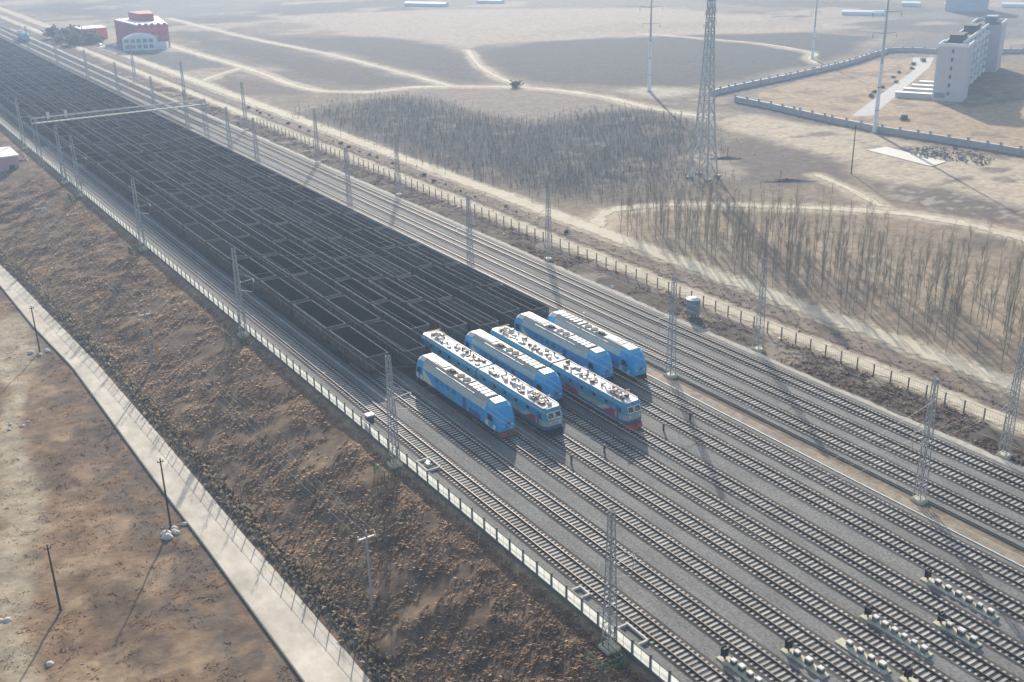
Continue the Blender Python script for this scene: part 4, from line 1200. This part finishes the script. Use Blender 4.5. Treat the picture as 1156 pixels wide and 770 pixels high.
for i, (x, y, lab) in enumerate([(67.4,92.8,'left of the forward electric locomotive'),(72.2,92.6,'just before the forward electric locomotive'),(81.8,92.9,'right of the forward electric locomotive'),(86.6,93.3,'furthest right, near the sandy drain')]):
    t = thing('marker_post', 'short red and black marker post between tracks, ' + lab, 'marker post', (x,y,0), 0, 'marker posts before the locomotives')
    b = MB(); b.box(-.09,.09,-.09,.09,0,.75); b.build('post', M['black'], t)
    b = MB(); b.box(-.13,.13,-.11,.11,.75,1.05); b.build('head', M['orange'], t)
# kerb rings beside the fence
for i, (x, y, w, l, lab) in enumerate([(53.0,102.0,.85,1.4,'pale concrete kerb ring with gear inside, beside the second mast'),(52.55,70.9,.55,.8,'small square white kerb ring on the gravel by the panel fence'),(52.6,63.0,.6,1.5,'oblong white kerb ring beside the nearest fence mast')]):
    t = thing('kerb_ring', lab, 'kerb ring', (x,y,0))
    b = MB()
    for s in (-1,1): b.box(s*w-.09,s*w+.09,-l,l,-.05,.28); b.box(-w+.09,w-.09,s*l-.09 if s < 0 else l-.18,s*l+.09 if s < 0 else l,-.05,.28)
    b.build('kerb', M['stone'], t)
    if i == 0:
        b = MB(); b.box(-.4,.0,-.6,.2,0,.5); b.box(.1,.4,.1,.8,0,.35); b.build('gear', M['steel'], t)
t = thing('signal_cabinet', 'grey cabinet with white lid on the gravel inside the panel fence', 'cabinet', (52.2,116.0,0))
b = MB(); b.box(-.45,.45,-.4,.4,.25,1.35); b.build('cabinet_body', M['boxdark'], t)
b = MB(); b.box(-.55,.55,-.5,.5,1.35,1.5); b.build('lid', M['whiteroof'], t)
b = MB(); b.box(-.3,.3,-.3,.3,0,.25); b.build('plinth', M['concrete'], t)
# tank
t = thing('storage_tank', 'grey blue cylindrical tank on legs in the brush beside the wire fence', 'tank', (112.4,121.6,-.3))
b = MB(); b.cyl((0,0), 1.12, .55, 3.0, 28); b.build('tank_body', M['tank'], t)
b = MB(); b.cyl((0,0), 1.17, 3.0, 3.12, 28); b.cyl((0,0), 1.12, 3.12, 3.32, 28, 0, None, .5); b.build('lid', M['tank'], t)
for k in range(4):
    a = k*math.pi/2+.6; b = MB(); b.beam((math.cos(a)*.85,math.sin(a)*.85,-.2),(math.cos(a)*.85,math.sin(a)*.85,.6),.1); b.build('leg', M['boxdark'], t)
b = MB(); b.cyl((0,0),1.14,1.3,1.38,28); b.cyl((0,0),1.14,2.2,2.28,28); b.build('hoop', M['steel'], t)
# thin white marker pole by the outer diesel
t = thing('track_pole', 'thin pale pole between the outermost diesel and the drain', 'pole', (92.4,124.0,-.1))
b = MB(); b.cyl((0,0), .06, 0, 4.2, 8); b.build('shaft', M['whitesteel'], t)
b = MB(); b.box(-.18,.18,-.05,.05,3.9,4.25); b.build('plate', M['whitesteel'], t)
heap('stone_heap', 'flat white stone heap on the shoulder beside the main line', 110.2, 140.5, -.1, 1.0, .6, .3, 'stone', 'stone heap', 0, seed=6)

# ------------------------------------------------------------------ compound wall
def wall(label, pts, h, gap):
    t = thing('boundary_wall', label, 'wall', (0,0,-.3))
    b = MB(); cp = MB(); pl_ = MB(); pos = []
    P = [Vector((p[0],p[1],0)) for p in pts]
    for a, c in zip(P, P[1:]):
        d = (c-a).normalized(); s = Vector((-d.y,d.x,0))
        for (o_, z0, z1, w) in ((b,0,h,.12),(cp,h,h+.12,.2)):
            q = [a+s*w, c+s*w, c-s*w, a-s*w]
            o_.loft([[(p.x,p.y,z0) for p in q],[(p.x,p.y,z1) for p in q]], None, True, 0, 0)
        L_ = (c-a).length; k = 0
        while k*gap < L_: pos.append((a+d*k*gap, d)); k += 1
    b.build('wall_panel', M['wallpale'], t); cp.build('coping', M['whitesteel'], t)
    pm = MB(); pm.box(-.26,.26,-.26,.26,0,h+.75); pm.box(-.32,.32,-.32,.32,h+.75,h+.87)
    PMs = pm.mesh('pillar', M['wallpale'])
    for p, d in pos[:100]: link('pillar', PMs, t, (p.x,p.y,0), math.atan2(d.y,d.x))
wall('pale boundary wall with pillars curving behind the tan compound field', [(259,276),(273,279.3),(288,282),(306,285),(322.6,288.6),(340,292.5),(356.9,297.5),(374,304),(391.4,309.5),(399,304),(403,290),(460,250),(560,190)], 1.7, 5.2)
wall('pale boundary wall with pillars running along the near side of the compound', [(256.5,262),(256,245.6),(254.5,232),(253,218),(252.6,199.5),(254.5,185),(256.5,165),(257,140),(258,100)], 1.7, 5.5)
b = MB(); b.poly([(391,287,-.27),(367,271,-.27),(271,218,-.27),(266,222,-.27),(353,268,-.27),(384,292,-.27)][::-1])
tag(b.build('path', pmat('compound_path', (.40,.39,.38), .9, var=.1, scale=.3)), kind='structure')
for k in range(4):
    lx = 3+k*8.5; ca, sa = 75/84.5, 39/84.5
    o = thing('low_shed', 'low white roofed shed at the foot of the tall pale block, ' + ORD[k] + ' from the wall', 'shed', (306.6+lx*ca-.4*sa, 224.0+lx*sa+.4*ca, -.3), math.atan2(39,75), 'white sheds by the block')
    q = MB(); q.box(-1.2,1.2,.2,11.5-k*1.0,0,1.6); q.build('shed_wall', M['lilacwall'], o); q = MB(); q.box(-1.4,1.4,.1,11.7-k*1.0,1.6,1.75); q.build('roof', M['whiteroof'], o)
t = thing('parked_car', 'small dark car parked beside the path inside the compound', 'car', (274,209,-.3), R(30))
b = MB(); b.loft([[(-2.1,-.85,.35),(2.1,-.85,.35),(2.1,.85,.35),(-2.1,.85,.35)],[(-2.1,-.85,.85),(2.1,-.85,.85),(2.1,.85,.85),(-2.1,.85,.85)],[(-1.5,-.75,.9),(1.1,-.75,.9),(1.1,.75,.9),(-1.5,.75,.9)],[(-1.2,-.65,1.4),(.5,-.65,1.4),(.5,.65,1.4),(-1.2,.65,1.4)]], None, True, 0, 0); b.build('body', M['darksteel'], t)
for sx in (-1.3,1.3):
    for sy in (-.86,.86):
        b = MB(); b.cyl((0,0),.32,-.1,.1,12); o = b.build('wheel', M['black'], t); o.location = (sx,sy,.32); o.rotation_euler = (R(90),0,0)
for i in range(9):
    shrub(296+i*10+random.uniform(-2,2), 240+i*5.5+random.uniform(-2,2), -.3, 'small round shrub on the tan compound field beside the path', 'compound shrubs', random.uniform(.9,1.6))

# tall pale block (comb of balconies, two end wings)
t = thing('tall_block', 'tall pale unfinished block with stepped balconies inside the walled compound', 'building', (306.6,224.0,-.3), math.atan2(39,75))
H = 17.0
# local x along the long axis, local -y towards the right hand wing side
b = MB(); b.box(0,11,-9.2,0,0,H); b.build('end_wing', M['lilacwall'], t)
b = MB(); b.box(11.01,70,-6.0,-.3,0,H-.4); b.build('main_wing', M['lilacwall'], t)
b = MB(); b.box(70.01,84,-10.5,0,0,H); b.build('far_wing', M['lilacwall'], t)
b = MB(); b.box(.35,10.7,-8.8,-.35,H,H+.05); b.box(11.3,69.8,-5.7,-.6,H-.4,H-.35); b.box(70.3,83.7,-10.1,-.35,H,H+.05); b.build('roof', M['darkroof'], t)
b = MB()
for (x0,x1,y0,y1,z) in ((0,11,-.35,0,H),(0,.35,-9.2,-.36,H),(0.36,11,-9.2,-8.85,H),(11.02,70,-.6,-.3,H-.4),(11.02,70,-6.0,-5.7,H-.4),(70.02,84,-.35,0,H),(83.65,84,-10.5,-.36,H),(70.02,83.64,-10.5,-10.15,H)):
    b.box(x0,x1,y0,y1,z+.002,z+1.0)
b.build('parapet', M['whiteroof'], t)
b = MB(); b.box(14,24,-5.2,-1.0,H-.35,H+2.2); b.box(44,54,-5.2,-1.0,H-.35,H+2.2); b.build('stair_tower', M['darkroof'], t)
b = MB(); b.box(74,80,-8,-4,H+.05,H+2.6); b.build('water_tank_house', M['tank'], t)
for f in range(6):
    z = 1.0+f*2.65
    w = MB(); w.box(-.06,.0,-5.0,-4.3,z+.9,z+2.1); w.build('window', M['window'], t)
    for k in range(6):
        x0 = 13+k*9.4
        bl = MB(); bl.box(x0,x0+3.6,-7.4,-6.01,z+.2,z+1.35); bl.build('balcony', M['whiteroof'], t)
        w = MB(); w.box(x0+4.6,x0+7.4,-6.05,-6.0,z+.8,z+2.2); w.build('window', M['window'], t)
    for k in range(9):
        x0 = 13+k*6.3; w = MB(); w.box(x0,x0+2.2,-.31,-.25,z+.8,z+2.2); w.build('window', M['window'], t)
b = MB(); b.box(-.08,0,-3.8,-.6,1.0,2.6); b.build('entrance_sign', M['tank'], t)

# red building and white building far on the left
t = thing('red_building', 'large red flat roofed building with a dark red penthouse far along the tracks', 'building', (0,0,-.3))
A, B_, Cc, D = (140.5,580), (141.6,549.5), (153.3,543.6), (161.5,591)
A, B_, Cc, D = (141,588), (142.2,551), (155.5,545), (163.5,590)
q = [A, B_, Cc, D]; Hh = 10.6
b = MB()
b.loft([[(p[0],p[1],0) for p in q],[(p[0],p[1],Hh) for p in q]], lambda a, i: 1 if i == 0 else 0, True, 0, 0); b.build('facade', [M['redwall'], M['redwall_dark_and_shaded']], t)  # left face takes the darker red: its shade is put into the colour
cx = sum(p[0] for p in q)/4; cy = sum(p[1] for p in q)/4
b = MB(); b.loft([[(p[0],p[1],Hh+.002) for p in q],[(p[0],p[1],Hh+.5) for p in q]], None, True, 0, 0); b.build('roof', M['whiteroof'], t)
b = MB(); b.loft([[(cx+(p[0]-cx)*.5+1.5,cy+(p[1]-cy)*.45+6,Hh+.5) for p in q],[(cx+(p[0]-cx)*.5+1.5,cy+(p[1]-cy)*.45+6,Hh+4.0) for p in q]], None, True, 0, 0); b.build('penthouse', M['redwall_dark_and_shaded'], t)
for f in range(3):
    for k in range(5):
        p = Vector((B_[0],B_[1],0)).lerp(Vector((Cc[0],Cc[1],0)), (k+.5)/5); d = (Vector((Cc[0],Cc[1],0))-Vector((B_[0],B_[1],0))).normalized(); n_ = Vector((d.y,-d.x,0))
        w = MB(); a_ = p-d*.7+n_*.06; c_ = p+d*.7+n_*.06; w.poly([(a_.x,a_.y,2+f*3.8),(c_.x,c_.y,2+f*3.8),(c_.x,c_.y,4.0+f*3.8),(a_.x,a_.y,4.0+f*3.8)]); w.build('window', M['redwall_dark_and_shaded'], t)
t = thing('red_annex', 'low pinkish red annex with white roof behind the red building', 'building', (128,606,-.3), R(0))
b = MB(); b.box(0,13,0,14,0,5.5); b.build('annex_wall', M['redwall'], t); b = MB(); b.box(-.2,13.2,-.2,14.2,5.5,5.9); b.build('roof', M['whiteroof'], t)
t = thing('white_building', 'pale blue white building with arched roof front, standing before the red building', 'building', (133.2,545.6,-.3), R(-24))
b = MB()
arc = [(0,0),(15,0)] + [(15-15*k/10, 5.6+1.9*math.sin(math.pi*k/10)) for k in range(11)]
b.loft([[(px, 0, pz) for px, pz in arc],[(px, 16, pz) for px, pz in arc]], lambda a, i: 1 if 2 <= i <= 11 else 0, True, 0, 0); b.build('hall', [M['whitewall'], M['whiteroof']], t)
for f in range(2):
    for k in range(5):
        w = MB(); w.box(.9+k*2.8,2.9+k*2.8,-.05,0,1.0+f*2.6,2.7+f*2.6); w.build('window', M['tank'], t)
    for k in range(4):
        w = MB(); w.box(-.05,0,1.5+k*3.6,3.6+k*3.6,1.0+f*2.6,2.7+f*2.6); w.build('window', M['tank'], t)
b = MB(); b.box(15.02,20,1,10,0,2.8); b.box(15.02,20.2,.8,10.2,2.8,3.05); b.build('side_annex', M['whitewall'], t)
for i, (x, y, mk, lab) in enumerate([(129.6,577,'cars','silver car parked furthest from the white building'),(132.2,572,'carw','white car in the middle of the three by the white building'),(134.4,566,'carw','white car parked closest to the white building')]):
    t = thing('parked_car', lab, 'car', (x,y,-.3), R(60+i*12), 'cars by the white building')
    b = MB(); b.loft([[(-2.1,-.85,.35),(2.1,-.85,.35),(2.1,.85,.35),(-2.1,.85,.35)],[(-2.1,-.85,.85),(2.1,-.85,.85),(2.1,.85,.85),(-2.1,.85,.85)],[(-1.5,-.75,.9),(1.1,-.75,.9),(1.1,.75,.9),(-1.5,.75,.9)],[(-1.2,-.65,1.4),(.5,-.65,1.4),(.5,.65,1.4),(-1.2,.65,1.4)]], None, True, 0, 0); b.build('body', M[mk], t)
    b = MB(); b.box(-1.0,.35,-.68,.68,1.0,1.3); b.build('window', M['window'], t)
# pink house at the left edge
t = thing('pink_house', 'pink walled house with flat white roof beside the panel fence', 'house', (39.5,312,-2.6), R(0))
b = MB(); b.box(-6,5.2,0,13,-2.5,4.6); b.build('house_wall', M['pinkwall'], t)
b = MB(); b.box(-6.3,5.5,-.3,13.3,4.6,4.95); b.build('roof', M['whiteroof'], t)
b = MB(); b.box(2.6,4.0,-.06,0,.0,2.4); b.build('door', M['window'], t)
b = MB(); b.box(-2.0,-.6,-.06,0,1.0,2.6); b.build('window', M['window'], t)
heap('gravel_heap', 'cream gravel heap between the pink house and the panel fence', 47.3, 322, -1.2, 2.0, 7.5, 1.8, 'stone', 'gravel heap', R(8), seed=12)
# distant sheds and tower
for i, (x, y, l, lab) in enumerate([(566,436,10,'leftmost of the distant white sheds'),(580,415,12,'second of the distant white sheds from the left'),(600,389,16,'distant white shed just beyond the tall block'),(356,652,30,'longest distant white shed by the far fields'),(398,640,18,'short distant white shed at the far edge'),(505,420,22,'distant white shed lying across the far pale field')]):
    t = thing('white_shed', lab, 'shed', (x,y,-.3), R(-58), 'distant white sheds')
    b = MB(); b.box(-l/2,l/2,-3,3,0,1.8); b.build('shed_wall', M['whitewall'], t)
    b = MB(); b.loft([[(-l/2-.3,-3.3,1.8),(-l/2-.3,0,2.7),(-l/2-.3,3.3,1.8)],[(l/2+.3,-3.3,1.8),(l/2+.3,0,2.7),(l/2+.3,3.3,1.8)]], None, True, 0, 0); b.build('roof', M['whiteroof'], t)
t = thing('pale_tower', 'distant bulky pale blue block rising behind the tall building', 'building', (566,398,-.3), R(-58))
b = MB(); b.box(-11,11,-8,8,0,15); b.build('tower_wall', M['tower'], t)
b = MB(); b.box(-11.3,11.3,-8.3,8.3,15,15.6); b.build('roof', M['tower'], t)

# ------------------------------------------------------------------ air
b = MB(); b.box(-2990, 3390, -2490, 3590, -7.5, 66.0)
hz = bpy.data.materials.new('haze_air'); hz.use_nodes = True
nt = hz.node_tree
nt.nodes.remove(nt.nodes['Principled BSDF'])
pv = nt.nodes.new('ShaderNodeVolumePrincipled'); pv.inputs['Color'].default_value = (.53,.71,1.0,1); pv.inputs['Density'].default_value = .00046; pv.inputs['Anisotropy'].default_value = .22
nt.links.new(pv.outputs['Volume'], nt.nodes['Material Output'].inputs['Volume'])
tag(b.build('haze', hz), kind='stuff')

# ------------------------------------------------------------------ light
EL, AZ = 23.2, 31.0
w = bpy.data.worlds.new('World'); scene.world = w; w.use_nodes = True
nt = w.node_tree; bg = nt.nodes['Background']
sky = nt.nodes.new('ShaderNodeTexSky'); sky.sky_type = 'NISHITA'; sky.sun_disc = False
sky.sun_elevation = R(EL); sky.sun_rotation = R(AZ); sky.air_density = 1.2; sky.dust_density = 2.0
nt.links.new(sky.outputs['Color'], bg.inputs['Color']); bg.inputs['Strength'].default_value = .12
sd = bpy.data.lights.new('sun', 'SUN'); sd.energy = 4.8; sd.angle = R(.6); sd.color = (1.0,.91,.78)
so = bpy.data.objects.new('sun', sd); C.objects.link(so)
d = Vector((math.sin(R(AZ))*math.cos(R(EL)), math.cos(R(AZ))*math.cos(R(EL)), math.sin(R(EL))))
so.rotation_euler = d.to_track_quat('Z', 'Y').to_euler(); so.location = (60,150,200)

# ------------------------------------------------------------------ camera
f_, pitch, roll, yaw, ch = 1224.23926, .385321225, -.0211611951, .56899342, 62.2473
Fv = Vector((math.sin(yaw)*math.cos(pitch), math.cos(yaw)*math.cos(pitch), -math.sin(pitch)))
R0 = Vector((math.cos(yaw), -math.sin(yaw), 0)); U0 = R0.cross(Fv)
Rv = R0*math.cos(roll) + U0*math.sin(roll); Uv = Rv.cross(Fv)
cd = bpy.data.cameras.new('camera'); cam = bpy.data.objects.new('camera', cd); C.objects.link(cam)
mw = Matrix(((Rv.x,Uv.x,-Fv.x,0),(Rv.y,Uv.y,-Fv.y,0),(Rv.z,Uv.z,-Fv.z,ch),(0,0,0,1)))
cam.matrix_world = mw
cd.sensor_width = 36; cd.sensor_fit = 'HORIZONTAL'; cd.lens = f_/1156*36
cd.clip_start = .5; cd.clip_end = 9000
scene.camera = cam
scene.view_settings.view_transform = 'Standard'; scene.view_settings.look = 'None'
scene.view_settings.exposure = 0.60; scene.view_settings.gamma = 1
scene.view_settings.use_curve_mapping = False
scene.cycles.max_bounces = 4; scene.cycles.diffuse_bounces = 2; scene.cycles.glossy_bounces = 2; scene.cycles.transparent_max_bounces = 12
scene.cycles.volume_bounces = 1; scene.cycles.transmission_bounces = 1
scene.cycles.use_denoising = True
scene.cycles.sample_clamp_indirect = 4
